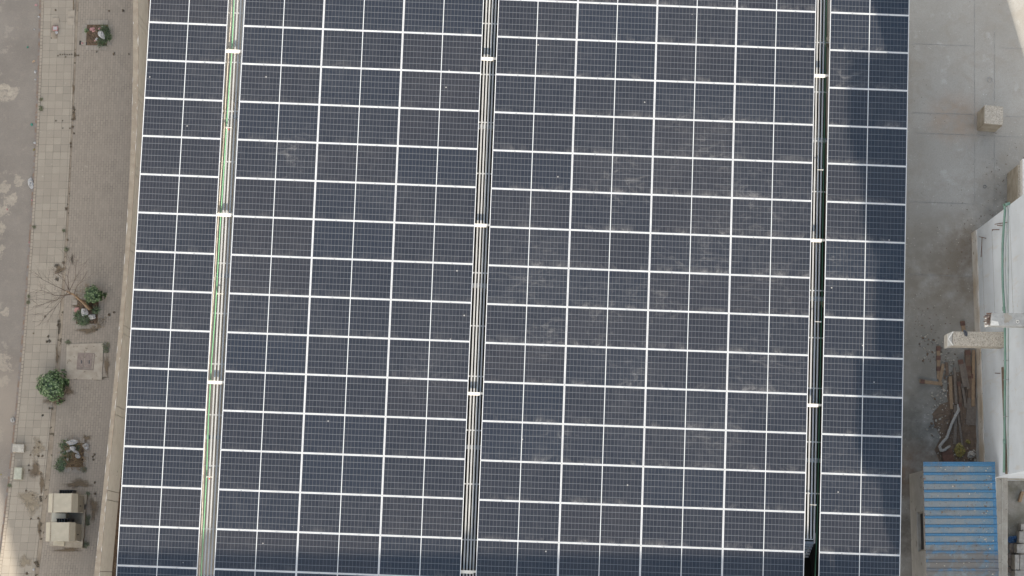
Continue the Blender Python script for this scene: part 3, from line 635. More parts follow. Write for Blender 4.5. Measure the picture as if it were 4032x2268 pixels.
# --- manhole slab
mh = thing('manhole', 'square concrete manhole slab with a two-leaf brown iron cover', 'manhole', W(338, 1425, .14))
s_ = MB(); s_.prism([W(266, 1357, 0), W(411, 1352, 0), W(405, 1498, 0), W(262, 1494, 0)][::-1], .08, .17); s_.build('concrete_slab', 'manhole_concrete', mh, bevel=.01)
fr = MB(); A = [W(308, 1390, .185), W(371, 1392, .185), W(366, 1456, .185), W(303, 1453, .185)]
for i in range(4): fr.bar(A[i] , A[(i + 1) % 4], .035, .03)
fr.build('cover_frame', 'cover_iron', mh)
for (x0, x1, xb0, xb1) in ((310, 336.5, 305, 332.5), (338.5, 369, 334.5, 364)):
    lf = MB(); lf.prism([W(x0, 1393, 0), W(x1, 1394, 0), W(xb1, 1453, 0), W(xb0, 1451, 0)][::-1], .165, .181); o = lf.build('cover_leaf', 'cover_iron', mh, bevel=.004)
    h_ = MB(); c = W((x0 + x1 + xb0 + xb1) / 4, 1423, .182); h_.box(c.x - .02, c.y - .09, c.z, c.x + .02, c.y + .05, c.z + .006); h_.build('lift_slot', 'black_louvre', o)

# --- electrical cabinets
def cabinet(label, px, py, w, d, h):
    """roof cap over a body, louvre at the north side; px,py = photo centre of the cap"""
    c = W(px, py, h); x0, x1, y0, y1 = c.x - w / 2, c.x + w / 2, c.y - d / 2, c.y + d / 2
    t = thing('utility_cabinet', label, 'utility cabinet', Vector((c.x, c.y, .14)))
    b_ = MB(); b_.box(x0 + .06, y0 + .03, .24, x1 + .10, y1 - .03, h - .24); b_.build('body', 'cabinet_side', t, bevel=.006)
    r = MB(); e = .17
    prof = [(x0 - .0, h - .13), (x0 + e, h - .015), (x0 + e + .04, h + .0), (x1 - .04, h), (x1 + .13, h - .22), (x1 + .13, h - .27), (x1 - .05, h - .12), (x0, h - .16)]
    n = len(prof); r.add([(x, y0, z) for x, z in prof] + [(x, y1, z) for x, z in prof], [tuple(range(n)), tuple(range(2 * n - 1, n - 1, -1))] + [(i, i + n, (i + 1) % n + n, (i + 1) % n) for i in range(n)])
    r.build('roof_cap', 'cabinet_paint', t)
    for xs in (x0 + e + .015, x1 - .075):
        q = MB(); q.box(xs - .016, y0 - .012, h + .001, xs + .016, y1 + .012, h + .024); q.build('roof_rib', 'cabinet_paint', t, bevel=.004)
        q = MB(); q.box(xs + .018, y0 - .005, h + .001, xs + .036, y1 + .005, h + .006); q.build('rust_line', 'cabinet_rust', t)
    l = MB()
    for k in range(6): l.box(x0 + .25 + k * .10, y1 + .02, .3, x0 + .27 + k * .10, y1 + .16, .95)
    l.box(x0 + .23, y1 + .16, .28, x0 + .80, y1 + .175, .97); l.box(x0 + .23, y1 - .03, .28, x0 + .8, y1 + .0, .97)
    l.build('cooling_fins', 'black_louvre', t)
    hd = MB(); hd.box(x1 + .10, y0 + .25, .9, x1 + .13, y0 + .29, 1.05); hd.build('door_handle', 'black_louvre', t)
    return t
pl = thing('cabinet_plinth', 'dusty concrete plinth under the two utility cabinets', 'plinth', W(295, 2050, .14))
q = MB(); q.prism([W(300, 1947, 0), W(349, 1949, 0), W(347, 1987, 0), W(300, 1985, 0)][::-1], .1, .32); q.prism([W(255, 2003, 0), W(343, 2007, 0), W(336, 2120, 0), W(250, 2115, 0)][::-1], .1, .30)
q.prism([W(204, 2125, 0), W(334, 2120, 0), W(331, 2158, 0), W(201, 2150, 0)][::-1], .1, .315); q.prism([W(208, 1950, 0), W(254, 1950, 0), W(249, 2124, 0), W(203, 2123, 0)][::-1], .1, .28)
q.build('concrete_base', 'stained_concrete', pl, bevel=.01)
q = MB(); q.prism([W(222, 2021, 0), W(276, 2024, 0), W(275, 2060, 0), W(218, 2056, 0)][::-1], .3, .72); q.build('cable_box', 'cabinet_side', pl, bevel=.01)
q = MB(); q.prism([W(219, 2131, 0), W(262, 2133, 0), W(261, 2150, 0), W(217, 2148, 0)][::-1], .315, .36); q.build('cable_box', 'cabinet_paint', pl, bevel=.01)
cabinet('beige metal utility cabinet, upper of the two on the footpath', 238, 1980, .98, .72, 1.75)
cabinet('beige metal utility cabinet, lower of the two on the footpath', 228, 2094, .98, .72, 1.75)

# --- concrete blocks
def kblock(label, P, h, mat):
    c = W(sum(p[0] for p in P) / 4, sum(p[1] for p in P) / 4, .15); q = MB(); pts = [W(a, b_, .15 + h) for a, b_ in P]
    q.prism(pts[::-1], .15, .15 + h); o = q.build('concrete_block', mat, bevel=.015); recentre(o, c); tag(o, label, 'concrete block', 'concrete blocks on the pavement edge'); return o
kblock('concrete block with an orange stained end, lying across the kerb', [(50, 1748), (95, 1750), (93, 1781), (48, 1779)], .22, 'pale_concrete')
kblock('pale greenish concrete block standing on the tiles below the stained one', [(57, 1840), (87, 1841), (84, 1888), (53, 1886)], .25, 'block_green')

# --- litter along the kerb
LIT = [(143, 20, 'litter_red', .07, 'dark red wrapper on the asphalt at the top'), (109, 186, 'plastic_green', .05, 'pale teal bottle cap on the road near the top'), (139, 283, 'plastic_white', .07, 'white paper scrap by the kerb below the weed tuft gap'),
       (139, 314, 'plastic_white', .05, 'tiny grey-white scrap by the kerb, second of a close pair'), (133, 241, 'card_tan', .07, 'crumpled tan paper at the kerb beside the fifth tile'), (125, 491, 'plastic_green', .07, 'dark green crushed bottle on the road'),
       (138, 563, 'plastic_white', .08, 'pale carton lying against the kerb'), (134, 589, 'plastic_yellow', .06, 'yellowish wrapper touching the kerb below the pale carton'), (28, 825, 'litter_red', .05, 'small red wrapper on the pale road patch'), (126, 788, 'litter_red', .04, 'tiny red scrap at the kerb beside the pale road patch'),
       (153, 66, 'plastic_white', .05, 'tiny white scrap touching the kerb near the top'), (135, 116, 'plastic_white', .04, 'tiny pale blue-white scrap alone on the road near the top'), (117, 955, 'litter_red', .05, 'small dark red scrap half way down the kerb'),
       (4, 1868, 'plastic_yellow', .04, 'tiny pale yellow scrap on the road near the bottom'), (133, 1612 + 630, 'plastic_white', .06, 'small white crumpled scrap beside the channel at the bottom')]
for i, (x, y, mt, r, lab) in enumerate(LIT): crumple('litter_scrap', lab, 'litter', W(x, y, .15 if y > 2200 else .01), r, r * .8, .04, mt, i, 120 + i, n=5)
crumple('plastic_bag', 'white plastic bag lying against the kerb half way down', 'plastic bag', W(122, 721, .02), .14, .24, .08, 'plastic_white', .1, 90)
crumple('plastic_bag', 'small crumpled pale bag against the kerb above the concrete blocks', 'plastic bag', W(51, 1653, .02), .10, .12, .06, 'cloth_white', .1, 91)
# weeds along joints
def weeds(name, label, pts, mats, h=.1):
    w = MB()
    for (x, y, r) in pts: c = W(x, y, .14 if x > curve(KERB, y) else .01); grassy(w, c, r, int(60 * r / .1) + 14, h, rnd, len(mats), .009); leafy(w, c, r * .7, h * .5, int(10 * r / .1) + 4, .035, rnd, len(mats), False)
    return tag(w.build(name, mats), label, kind='stuff')
weeds('kerb_weeds', 'green weed tufts in the kerb joints', [(162, 392, .06), (161, 425, .08), (163, 432, .05), (114, 1168, .06), (111, 1190, .07), (268, 1348, .10), (39, 1912, .07), (134, 895, .05), (252, 908, .06), (262, 982, .09), (417, 1362, .16), (418, 1380, .12), (345, 1945, .1), (338, 2145, .14), (345, 2040, .12), (345, 2060, .1), (330, 1848, .12)], ['weed_green', 'weed_green', 'weed_dry'], .07)
jp = [(x, 215, .02) for x in range(238, 290, 9)] + [(258, 224, .03), (228, 220, .025), (219, 40, .04), (309, 218, .04), (302, 218, .03), (449, 210, .045), (448, 216, .03), (508, 214, .03), (485, 42, .06), (430, 43, .04), (381, 204, .03),
      (290, 422, .04), (293, 432, .05), (290, 445, .04), (289, 470, .06), (287, 500, .05), (283, 470, .03), (276, 505, .03), (291, 525, .04), (247, 505, .025), (246, 475, .025), (220, 476, .025), (278, 565, .05), (279, 578, .03), (261, 822, .07), (266, 945, .04),
      (222, 1045, .10), (235, 1065, .12), (225, 1100, .09), (250, 1035, .07), (178, 1246, .04), (132, 1313, .03), (233, 1265, .06), (230, 1280, .07), (190, 1325, .05), (195, 1343, .08), (185, 1345, .06),
      (168, 1635, .05), (205, 1610, .05), (195, 1608, .05), (155, 1740, .04), (152, 1762, .035), (152, 1795, .05), (167, 1796, .05), (135, 1762, .03), (120, 1792, .03), (114, 1832, .03), (146, 1830, .03), (142, 1868, .035), (115, 1852, .04),
      (103, 1932, .03), (129, 1950, .03), (160, 1958, .07), (161, 1970, .06), (151, 2040, .05), (122, 2043, .03), (158, 2090, .06), (145, 2215, .09), (148, 2228, .07), (106, 2258, .06), (137, 2215, .05), (372, 1790, .05), (366, 1798, .05), (368, 1810, .05), (374, 1900, .05), (375, 1944, .06),
      (393, 1260, .08), (430, 1240, .07), (450, 1230, .05), (380, 1297, .08)]
weeds('joint_weeds', 'dark dead weeds in the joints of the paving', [(x, y, r * .85) for x, y, r in jp], ['dead_weed', 'dead_weed', 'dry_stalk'], .03)
# dirt in the channel and under the shrub
dm = MB()
def dirt(mb, c, rx, ry, rot=0, n=22, seed=1, z=.0):
    r = random.Random(seed); ph = [r.uniform(0, 6.28) for _ in range(4)]
    pts = []
    for k in range(n):
        a = 6.2832 * k / n; q = 1 + .22 * math.sin(3 * a + ph[0]) + .14 * math.sin(5 * a + ph[1]) + .10 * math.sin(9 * a + ph[2]) + r.uniform(-.08, .08)
        x, y_ = math.cos(a) * rx * q, math.sin(a) * ry * q; pts.append(Vector(c) + Vector((x * math.cos(rot) - y_ * math.sin(rot), x * math.sin(rot) + y_ * math.cos(rot), z)))
    mb.add([Vector(c) + Vector((0, 0, z))] + pts, [(0, i + 1, (i + 1) % n + 1) for i in range(n)])
def build_dirt(name, col):
    m, nt, b = new_mat(name); p = pos(nt); c = mixc(nt, ramp(nt, noise_(nt, p, 7, 5, .7), .3, .7), col, tuple(x * .72 for x in col[:3]) + (1,))
    nt.links.new(c, b.inputs['Base Color']); b.inputs['Roughness'].default_value = 1
    at = N(nt, 'ShaderNodeAttribute', attribute_name='fade')
    a = math_(nt, 'ADD', math_(nt, 'MULTIPLY', at.outputs['Fac'], 1.0), math_(nt, 'SUBTRACT', noise_(nt, p, 5, 6, .75), .55))
    nt.links.new(ramp(nt, a, .12, .62, 0, .75), b.inputs['Alpha'])
build_dirt('loose_dirt', (.20, .15, .10, 1)); build_dirt('loose_sand', (.36, .30, .22, 1)); build_dirt('dark_dirt', (.10, .085, .065, 1))
for i, (x, y, rx, ry, mt) in enumerate(((290, 20, .05, .5, 0), (289, 350, .07, .35, 0), (292, 450, .08, .4, 0), (284, 1020, .08, .3, 2), (235, 1060, .3, .25, 0), (232, 1290, .1, .4, 2), (224, 1400, .08, .6, 0), (215, 1570, .5, .35, 0), (270, 1540, .3, .3, 0),
        (140, 1850, .3, .5, 0), (165, 1900, .15, .6, 0), (130, 1985, .5, .5, 1), (110, 1960, .5, .4, 1), (150, 1760, .3, .5, 1), (310, 1905, .7, .25, 0), (370, 2000, .25, .6, 0), (270, 2165, .7, .12, 0), (345, 1300, .5, .2, 0), (340, 1725, .25, .2, 0),
        (420, 1440, .15, .6, 0), (390, 1490, .5, .1, 2), (155, 2080, .08, .6, 0), (100, 2210, .35, .3, 1), (300, 1195, .2, .4, 0), (455, 2230, .1, .4, 0))):
    pass
    dirt(dm, W(x, y, .146 if x > curve(KERB, y) else .006), rx, ry, .06, seed=i + 3, z=.0015 * (i % 5)); 
    dm.m[-22:] = [mt] * 22
dob = dm.build('scattered_dirt', ['loose_dirt', 'loose_sand', 'dark_dirt']); tag(dob, 'loose brown dirt and sand scattered over the paving', kind='stuff')
fa = dob.data.attributes.new('fade', 'FLOAT', 'POINT')
for i in range(len(dob.data.vertices)): fa.data[i].value = 1.0 if i % 23 == 0 else 0.0

# ------------------------------------------------------------------ main building and its flat roof
xe = 26.0
mbd = thing('main_building', 'concrete building with a wide grey flat roof under the solar array', 'building', Vector((6, 0, 0)))
xw = PL(0, 0).x + 1.75
AZ = Vector((.25, -1, 0)).normalized(); EL = math.radians(25)
SUN = (AZ * math.cos(EL) + Vector((0, 0, math.sin(EL)))).normalized()
pc = W(40, 2150, .15); ySW = (pc + SUN * ((xw - .15 - pc.x) / SUN.x)).y
q = MB(); 
HTc = [(a.x, a.y) for a in (W(1070, -900, ZS), W(905, 2500, ZS))]; ya_, yb2 = W(0, -900, ZS).y, W(0, 2500, ZS).y
e0 = W(3335, 1090, ZS).x
q.box(xw, ySW, 0, xe, yb2, ZS - .25); q.box(xw, ya_, 0, xe, 30, ZS - .25)
q.prism([(xw, yb2), (HTc[1][0] - .05, yb2), (HTc[0][0] - .05, ya_), (xw, ya_)], 0, ZS - .25)
q.prism([(e0 + .1, yb2), (xe, yb2), (xe, ya_), (e0 + .1, ya_)], 0, ZS - .25)
q.build('walls', 'tower_paint', mbd)
q = MB(); q.prism([(xw + .3, yb2 + .01), (xe - .3, yb2 + .01), (xe - .3, ya_ - .01), (xw + .3, ya_ - .01)], ZS - 9.2, ZS - 9); q.build('shade_pit_floor', 'shade_pit_dark', mbd)  # deep floor added so the panel gaps look black
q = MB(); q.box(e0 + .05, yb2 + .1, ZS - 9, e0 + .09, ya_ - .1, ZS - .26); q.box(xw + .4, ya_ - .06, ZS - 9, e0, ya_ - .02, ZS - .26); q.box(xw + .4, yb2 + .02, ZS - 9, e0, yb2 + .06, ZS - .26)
q.prism([(HTc[1][0] - .03, yb2 + .1), (HTc[1][0] + .01, yb2 + .1), (HTc[0][0] + .01, ya_ - .1), (HTc[0][0] - .03, ya_ - .1)], ZS - 9, ZS - .26); q.build('shade_pit_lining', 'shade_pit_dark', mbd)  # dark lining added to stop light bouncing off the pit walls
HT = [W(1070, -900, ZS), W(3270, -900, ZS), W(3252, 1050, ZS), W(3330, 1090, ZS), W(3300, 2500, ZS), W(905, 2500, ZS)]   # outline of a pit added to keep the panel gaps dark
ox0, ox1, oy0, oy1 = xw - .15, xe + .2, ySW - .05, 30.2
q = MB()
wl = [HT[0], HT[5]]; er = [HT[1], HT[2], HT[3], HT[4]]
q.prism([(ox0, oy0), (ox1, oy0), (ox1, HT[4].y), (ox0, HT[4].y)], ZS - .25, ZS)
q.prism([(ox0, HT[0].y), (ox1, HT[0].y), (ox1, oy1), (ox0, oy1)], ZS - .25, ZS)
q.prism([(ox0, HT[4].y), (HT[5].x, HT[4].y), (HT[0].x, HT[0].y), (ox0, HT[0].y)], ZS - .25, ZS)
q.prism([(HT[4].x, HT[4].y), (ox1, HT[4].y), (ox1, HT[0].y), (HT[1].x, HT[1].y), (HT[2].x, HT[2].y), (HT[3].x, HT[3].y)], ZS - .25, ZS)
q.build('roof_deck', 'deck_concrete', mbd)
jt = MB()
def joint(x0, y0, x1, y1, w_=.012): q = MB(); q.bar(W(x0, y0, ZS + .006), W(x1, y1, ZS + .006), w_, .004); q.build('slab_joint', 'joint_dark', mbd)
for a in ((3837, -40, 3838, 500), (3916, 120, 3916, 400), (3580, 171, 3830, 181), (3940, 188, 4032, 192), (3580, 443, 3830, 450), (3960, 458, 4032, 460), (3610, 523, 3980, 538), (3990, 538, 4040, 541), (3580, 793, 3838, 803), (3838, 560, 3837, 800),
          (3916, 540, 3914, 830), (3575, 1078, 3840, 1090), (3572, 1360, 3640, 1364)): joint(*a)
ring = MB(); 
def torus(mb, c, R, r, n=20):
    mb.tube([Vector(c) + Vector((math.cos(6.2832 * k / n) * R, math.sin(6.2832 * k / n) * R, r)) for k in range(n + 1)], r, 6, cap=False)
for i, (x, y, R, lab) in enumerate(((3897, 314, .075, 'thin metal ring lying on the grey roof above the concrete stub'), (3877, 735, .045, 'small dark broken ring lying on the grey roof near the white wall'))):
    r_ = MB(); torus(r_, W(x, y, ZS), R, .007); o = r_.build('metal_ring', 'clamp_grey' if i == 0 else 'black_louvre'); recentre(o, W(x, y, ZS)); tag(o, lab, 'ring')
cr = MB(); rr = random.Random(17)
for i in range(420):                        # pebbles and mortar crumbs
    zone = rr.choice(((3840, 960, 70, 60), (3690, 1320, 60, 70), (3870, 850, 120, 90), (3760, 1400, 60, 50), (3640, 1250, 50, 60), (3960, 700, 60, 100)))
    stone(cr, W(min(4030, zone[0] + rr.gauss(0, zone[2])), zone[1] + rr.gauss(0, zone[3]), ZS + .006), rr.uniform(.008, .022), rr, rr.choice((0, 0, 1)))
# ------------------------------------------------------------------ white tower wall on the right
XW = W(3845, 1400, ZS).x
yN = WX(3850, 902, XW).y; yS = W(3847, 1892, ZS).y
pe = W(4000, 110, ZS); XE = pe.x + (pe.y - yN) * .25
wt = thing('white_building', 'tall white rendered wall of the stair block at the right edge', 'building', Vector(((XW + XE) / 2, (yN + yS) / 2, ZS)))
q = MB(); q.prism([(XW, yS), (XE, yS), (XE, yN), (XW, yN)], ZS, ZS + 11); q.build('walls', 'white_render', wt)
q = MB(); q.prism([(XW - .03, yS + .3), (XW - .002, yS + .3), (XW - .002, yN - .002), (XW - .03, yN - .002)], ZS, ZS + .62); q.build('skirting', 'skirting_render', wt)
q = MB()
for (x, y0, y1) in ((3865, 935, 1340), (3905, 905, 1300), (3975, 850, 1250)):
    q = MB(); a = WX(x, y0, XW - .004); c = WX(x, y1, XW - .004); q.bar(a, Vector((a.x, c.y, a.z)), .012, .012, Vector((-1, 0, 0))); q.build('crack', 'joint_dark', wt)
# pipe on the wall
pp = thing('wall_pipe', 'sagging pale green plastic pipe fixed along the white wall', 'pipe', WX(3958, 1400, XW))
path = [(3952, 806), (3955, 812), (3957, 830), (3953, 880), (3948, 960), (3947, 1060), (3949, 1130), (3953, 1200), (3956, 1240), (3957, 1330), (3958, 1450), (3957, 1520), (3956, 1600), (3955, 1740), (3953, 1860)]
q = MB(); q.tube([WX(x, y, XW - .10) for x, y in path], .034, 10); q.build('pipe_run', 'pipe_teal', pp, smooth=True)
q = MB(); e0 = WX(3962, 806, XW - .1); q.tube([e0 + Vector((0, .02, -.08)), e0 + Vector((-.0, 0, 0)), e0 + Vector((.1, .04, .04))], .045, 10); q.build('elbow', 'pipe_teal', pp, smooth=True)
for y in (1216, 1738):
    q = MB(); x = 3953 if y < 1300 else 3955; q.tube([WX(x, y - 8, XW - .1), WX(x + .5, y + 8, XW - .1)], .045, 12); q.build('coupling', 'pipe_teal', pp, smooth=True)
q = MB(); 
for y in (1270, 1420, 1495, 1640): a = WX(3957, y, XW - .1); q.bar(a + Vector((-.04, 0, .05)), a + Vector((.1, 0, .05)), .015, .1)
q.build('pipe_clip', 'clamp_grey', pp)
q = MB(); q.tube([WX(3968, 820, XW - .03), WX(3969, 1230, XW - .03), WX(3969, 1860, XW - .03)], .014, 8); o = q.build('conduit', 'pipe_pale'); recentre(o, WX(3969, 1400, XW)); tag(o, 'thin pale conduit on the white wall beside the green pipe', 'conduit')
o.data.materials[0] = M['pipe_pale']
q = MB(); a = WX(3944, 1446, XW - .05); c = WX(3943, 1870, XW - .05); q.bar(a, Vector((a.x, c.y, a.z)), .10, .07, Vector((-1, 0, 0))); o = q.build('timber_batten', 'timber_brown'); recentre(o, a); tag(o, 'long brown timber batten fixed on the white wall below the pipe', 'timber')
rb = thing('wall_rebars', 'thin rusty bars sticking out of the white wall by the pipe bend', 'rebar', WX(3930, 890, XW))
for (x0, y0, x1, y1) in ((3917, 883, 3968, 875), (3926, 887, 3949, 889), (3907, 904, 3934, 904), (3856, 932, 3882, 938), (3867, 936, 3863, 1012), (3918, 1469, 3938, 1470), (3908, 904, 3908, 908)):
    q = MB(); q.tube([WX(x0, y0, XW - .06), WX(x1, y1, XW - .02)], .011, 6); q.build('bar', 'rebar', rb)
# beams sticking out of the wall
zb = ZS + 3.55
b1 = thing('concrete_beam', 'lower rough concrete beam sticking out of the white wall with plastered tip', 'concrete beam', Vector((XW, W(3850, 1340, zb).y, zb)))
A = [W(3753, 1305, zb), W(3970, 1306, zb), W(3966, 1366, zb), W(3751, 1361, zb)]
xwl = XW - .002
A[1].x = xwl; A[2].x = xwl
q = MB(); q.prism([A[3], A[2], A[1], A[0]], zb - .5, zb); q.build('beam_body', 'rough_concrete', b1, bevel=.015)
tipL = [W(3731, 1313, zb), W(3752.5, 1305, zb), W(3750.5, 1361, zb), W(3731, 1366, zb)]
q = MB(); q.prism(tipL[::-1], zb - .5, zb - .02); q.build('plastered_tip', 'white_patch_grey', b1, bevel=.02)
q = MB(); q.bar(W(3753, 1306, zb + .012), W(3734, 1334, zb + .012), .03, .03); q.bar(W(3734, 1334, zb + .012), W(3753, 1360, zb + .012), .03, .03); q.build('plaster_edge', 'white_patch', b1)
crumple('plastic_bag', 'torn black plastic strip hanging over the lower concrete beam', 'plastic bag', W(3801, 1313, zb + .01), .06, .13, .06, 'plastic_black', .4, 93)
zb2 = ZS + 6.2
b2 = thing('concrete_beam', 'upper grey concrete beam with rusty rebar ends above the lower one', 'concrete beam', Vector((XW, W(3960, 1260, zb2).y, zb2)))
A = [W(3905, 1231, zb2), W(4075, 1234, zb2), W(4075, 1286, zb2), W(3899, 1282, zb2)]
A[1].x = xwl; A[2].x = xwl
q = MB(); q.prism([A[3], A[2], A[1], A[0]], zb2 - .35, zb2); q.build('beam_body', 'grey_concrete', b2, bevel=.02)
q = MB(); q.prism([W(3901, 1264, 0) * 0 + W(3899.5, 1281, zb2), W(3934, 1281.5, zb2), W(3930, 1266, zb2), W(3905, 1262, zb2)], zb2 - .02, zb2 + .006); q.build('plaster_patch', 'white_patch', b2)
q = MB(); q.tube([W(4007, 1267, zb2 + .01) + Vector((math.cos(k * .6283) * .04, math.sin(k * .6283) * .04, 0)) for k in range(11)], .011, 5, cap=False); q.build('paint_ring', 'white_patch', b2)
q = MB(); dirt(q, W(3967, 1252, zb2), .11, .13, 0, 18, 4, .008); q.build('mortar_patch', 'plain_concrete', b2)
for k in range(8):
    q = MB(); y = 1236 + k * 5.6; q.tube([W(3907, y, zb2 - .06 - .02 * (k % 2)), W(3885 - 6 * (k % 3), y + 1, zb2 - .06 - .02 * (k % 2))], .015, 6); q.build('rebar_end', 'rebar', b2)
q = MB(); q.tube([W(3884, 1234, zb2 - .05), W(3907, 1233, zb2 - .05)], .013, 6); q.build('rebar_end', 'rebar', b2)
q = MB(); q.prism([W(3888, 1244, zb2), W(3885, 1284, zb2), W(3899, 1281, zb2), W(3903, 1240, zb2)], zb2 - .3, zb2 - .13); q.build('broken_end', 'white_patch', b2, bevel=.02)
# concrete stub block
stb = W(3914, 455, ZS + .95)
q = MB(); zt = ZS + .95
P = [W(3876, 413, zt), W(3951, 420, zt), W(3949, 494, zt), W(3874, 487, zt)]
q.prism(P[::-1], ZS, zt); st_ = thing('column_stub', 'square rough concrete column stub standing alone on the grey roof', 'column stub', W(3860, 520, ZS))
q.build('shaft', 'stained_concrete', st_, bevel=.02)
q = MB(); P2 = [p + ((P[0] + P[2]) / 2 - p) * .05 for p in P]; q.prism(P2[::-1], zt - .01, zt + .012); q.build('broken_top', 'rough_concrete', st_)
# wall pier at the right edge
q = MB(); z3 = ZS + 1.3
cp = thing('concrete_pier', 'rough concrete pier with whitewashed top beside the white building', 'concrete pier', W(4020, 780, ZS))
P = [W(4007, 648, z3), W(4075, 650, z3), W(4075, 790, z3), W(4007, 785, z3)]
q.prism(P[::-1], ZS, z3); q.build('shaft', 'stained_concrete', cp, bevel=.015)
q = MB(); P = [W(4009, 650, z3), W(4075, 652, z3), W(4075, 790, z3), W(4009, 783, z3)]; q.prism(P[::-1], z3 - .01, z3 + .01); q.build('rough_top', 'rough_concrete', cp)
q = MB(); P = [W(4026, 625, z3 + .3), W(4090, 625, z3 + .3), W(4090, 770, z3 + .3), W(4027, 770, z3 + .3)]; q.prism(P[::-1], z3, z3 + .3); q.build('white_cap', 'white_patch', cp, bevel=.01)

# ------------------------------------------------------------------ shed
zr = ZS + 2.3
shed = thing('shed', 'small grey shed with blue corrugated metal roof by the white wall', 'shed', W(3760, 2000, ZS))
R0 = W(3634, 1819, zr); R1 = W(3917, 1826, zr); yb = W(3634, 2560, zr).y
xl, xr, yt = R0.x, R1.x, R0.y
q = MB(); wx = xl + .05; ytw = W(3634, 1850, zr).y; wy0 = W(3634, 2010, zr).y; wy1 = W(3634, 2168, zr).y; t_w = .15; sill, head = zr - 1.35, zr - .45
def wall_seg(y0, y1, z0, z1): q.box(wx, y0, z0, wx + t_w, y1, z1)
wall_seg(yb, wy1, ZS, zr - .03); wall_seg(wy0, ytw, ZS, zr - .03); wall_seg(wy1, wy0, ZS, sill); wall_seg(wy1, wy0, head, zr - .03)
q.box(wx + t_w, ytw - t_w, ZS, xr - .05, ytw, zr - .03); q.box(xr - .2, yb, ZS, xr - .05, ytw - t_w, zr - .03)
q.build('walls', 'shed_wall', shed)
wn = MB(); wn.box(wx + .02, wy1, sill - .02, wx + .1, wy0, sill + .03); wn.box(wx + .05, wy1, sill + .03, wx + .08, wy1 + .05, head); wn.box(wx + .05, wy0 - .05, sill + .03, wx + .08, wy0, head)
wo = wn.build('window', 'plain_concrete', shed)
q = MB(); q.box(wx + .1, wy1, sill + .03, wx + .11, wy0, head); q.build('shade_sheet', 'opening_shade', wo)  # dark sheet stands in for the shade inside the window opening
pitch = W(3634, 1900, zr).y - W(3634, 1934.2, zr).y
rfv = MB(); rfb = MB(); y = yt; prof = []
prof.append((yt + .0, .0))
yc = yt - .07
prof_pts = [(yt, .02), (yt - .05, .035), (yt - .10, .035), (yt - .13, 0)]
y = yt - .13
while y > yb:
    y2 = y - pitch; prof_pts += [(y2 + .085, 0), (y2 + .06, .04), (y2 + .02, .04), (y2, 0)]; y = y2
for (a, b_) in zip(prof_pts[:-1], prof_pts[1:]):
    hi = a[1] > .01 or b_[1] > .01
    mid = xr - .10
    for (x0, x1, blue) in ((xl, mid, hi), (mid, xr, True)):
        rfv.add([(x0, a[0], zr + a[1]), (x1, a[0], zr + a[1] + .004), (x1, b_[0], zr + b_[1] + .004), (x0, b_[0], zr + b_[1])], [(0, 3, 2, 1)], 0 if blue else 1)
ro = rfv.build('roof', ['sheet_blue', 'sheet_dusty'], shed)
sol = ro.modifiers.new('s', 'SOLIDIFY'); sol.thickness = .012; sol.offset = -1
q = MB()
for k in range(9): 
    c = Vector((xl + .0, yt - .13 - pitch * (k * 1 + .55), zr - .0)); q.bar(c + Vector((-.004, .05, .004)), c + Vector((-.004, -.05, .004)), .012, .03)
q.build('edge_hooks', 'rebar', shed)
dbr = MB()
for i in range(150):
    x = rr.choice((rr.uniform(3640, 3900), rr.gauss(3890, 14))); x = min(x, 3912); stone(dbr, W(x, rr.uniform(1825, 2300), zr + .012), rr.uniform(.012, .032), rr, rr.choice((0, 0, 1)))
tag(dbr.build('roof_debris', ['roof_soil', 'rough_concrete']), 'small pebbles and dry dirt scattered over the blue shed roof', kind='stuff')
# parapet and lower terrace at the right bottom
zp = ZS + 1.55
par = thing('parapet_wall', 'grey concrete parapet running down beside the blue roofed shed', 'wall', W(3945, 2100, ZS))
q = MB(); P = [W(3920, 1874, zp), W(3968, 1862, zp), W(3968, 2600, zp), W(3922, 2600, zp)]; q.prism(P[::-1], ZS, zp); q.build('wall', 'plain_concrete', par, bevel=.01)
q = MB(); q.prism([W(3919, 1880, zp), W(3922, 1880, zp), W(3923, 2600, zp), W(3920.5, 2600, zp)][::-1], zp - .02, zp + .012); q.build('white_edge', 'white_patch', par)
q = MB(); q.bar(W(3947, 1880, zp + .008), W(3948, 2500, zp + .008), .02, .008); q.build('top_seam', 'pale_concrete', par)
q = MB(); q.prism([W(3968.5, 1873, ZS + 1.2), W(4060, 1876, ZS + 1.2), W(4060, 1890, ZS + 1.2), W(3968.5, 1886, ZS + 1.2)][::-1], ZS + .9, ZS + 1.2); q.build('ledge', 'plain_concrete', par)
def kb(label, P, z0, h, mat='block_wall', name='concrete_block', cat='concrete block', grp='concrete blocks behind the parapet'):
    q = MB(); pts = [W(a, b_, z0 + h) for a, b_ in P]; q.prism(pts[::-1], z0, z0 + h); o = q.build(name, mat, bevel=.01); recentre(o, W(sum(p[0] for p in P) / 4, sum(p[1] for p in P) / 4, z0)); tag(o, label, cat, grp); return o
kb('topmost small grey block at the right edge behind the parapet', [(4020, 2063), (4044, 2063), (4044, 2088), (4020, 2088)], ZS, .35)
kb('second grey block from top behind the parapet, under the blue bag level', [(4014, 2092), (4040, 2092), (4040, 2138), (4012, 2138)], ZS, .4)
kb('wide grey block right of the crumpled blue bag', [(4004, 2142), (4040, 2142), (4040, 2178), (4004, 2178)], ZS, .45)
kb('large speckled block in the bottom right corner, left of its pair', [(3996, 2184), (4014, 2184), (4014, 2243), (3996, 2243)], ZS, .5)
kb('large speckled block in the bottom right corner, right of its pair', [(4016, 2184), (4038, 2184), (4038, 2243), (4016, 2243)], ZS, .5)
kb('lowest speckled block cut by the bottom right corner', [(3996, 2246), (4038, 2246), (4038, 2310), (3996, 2310)], ZS, .5)
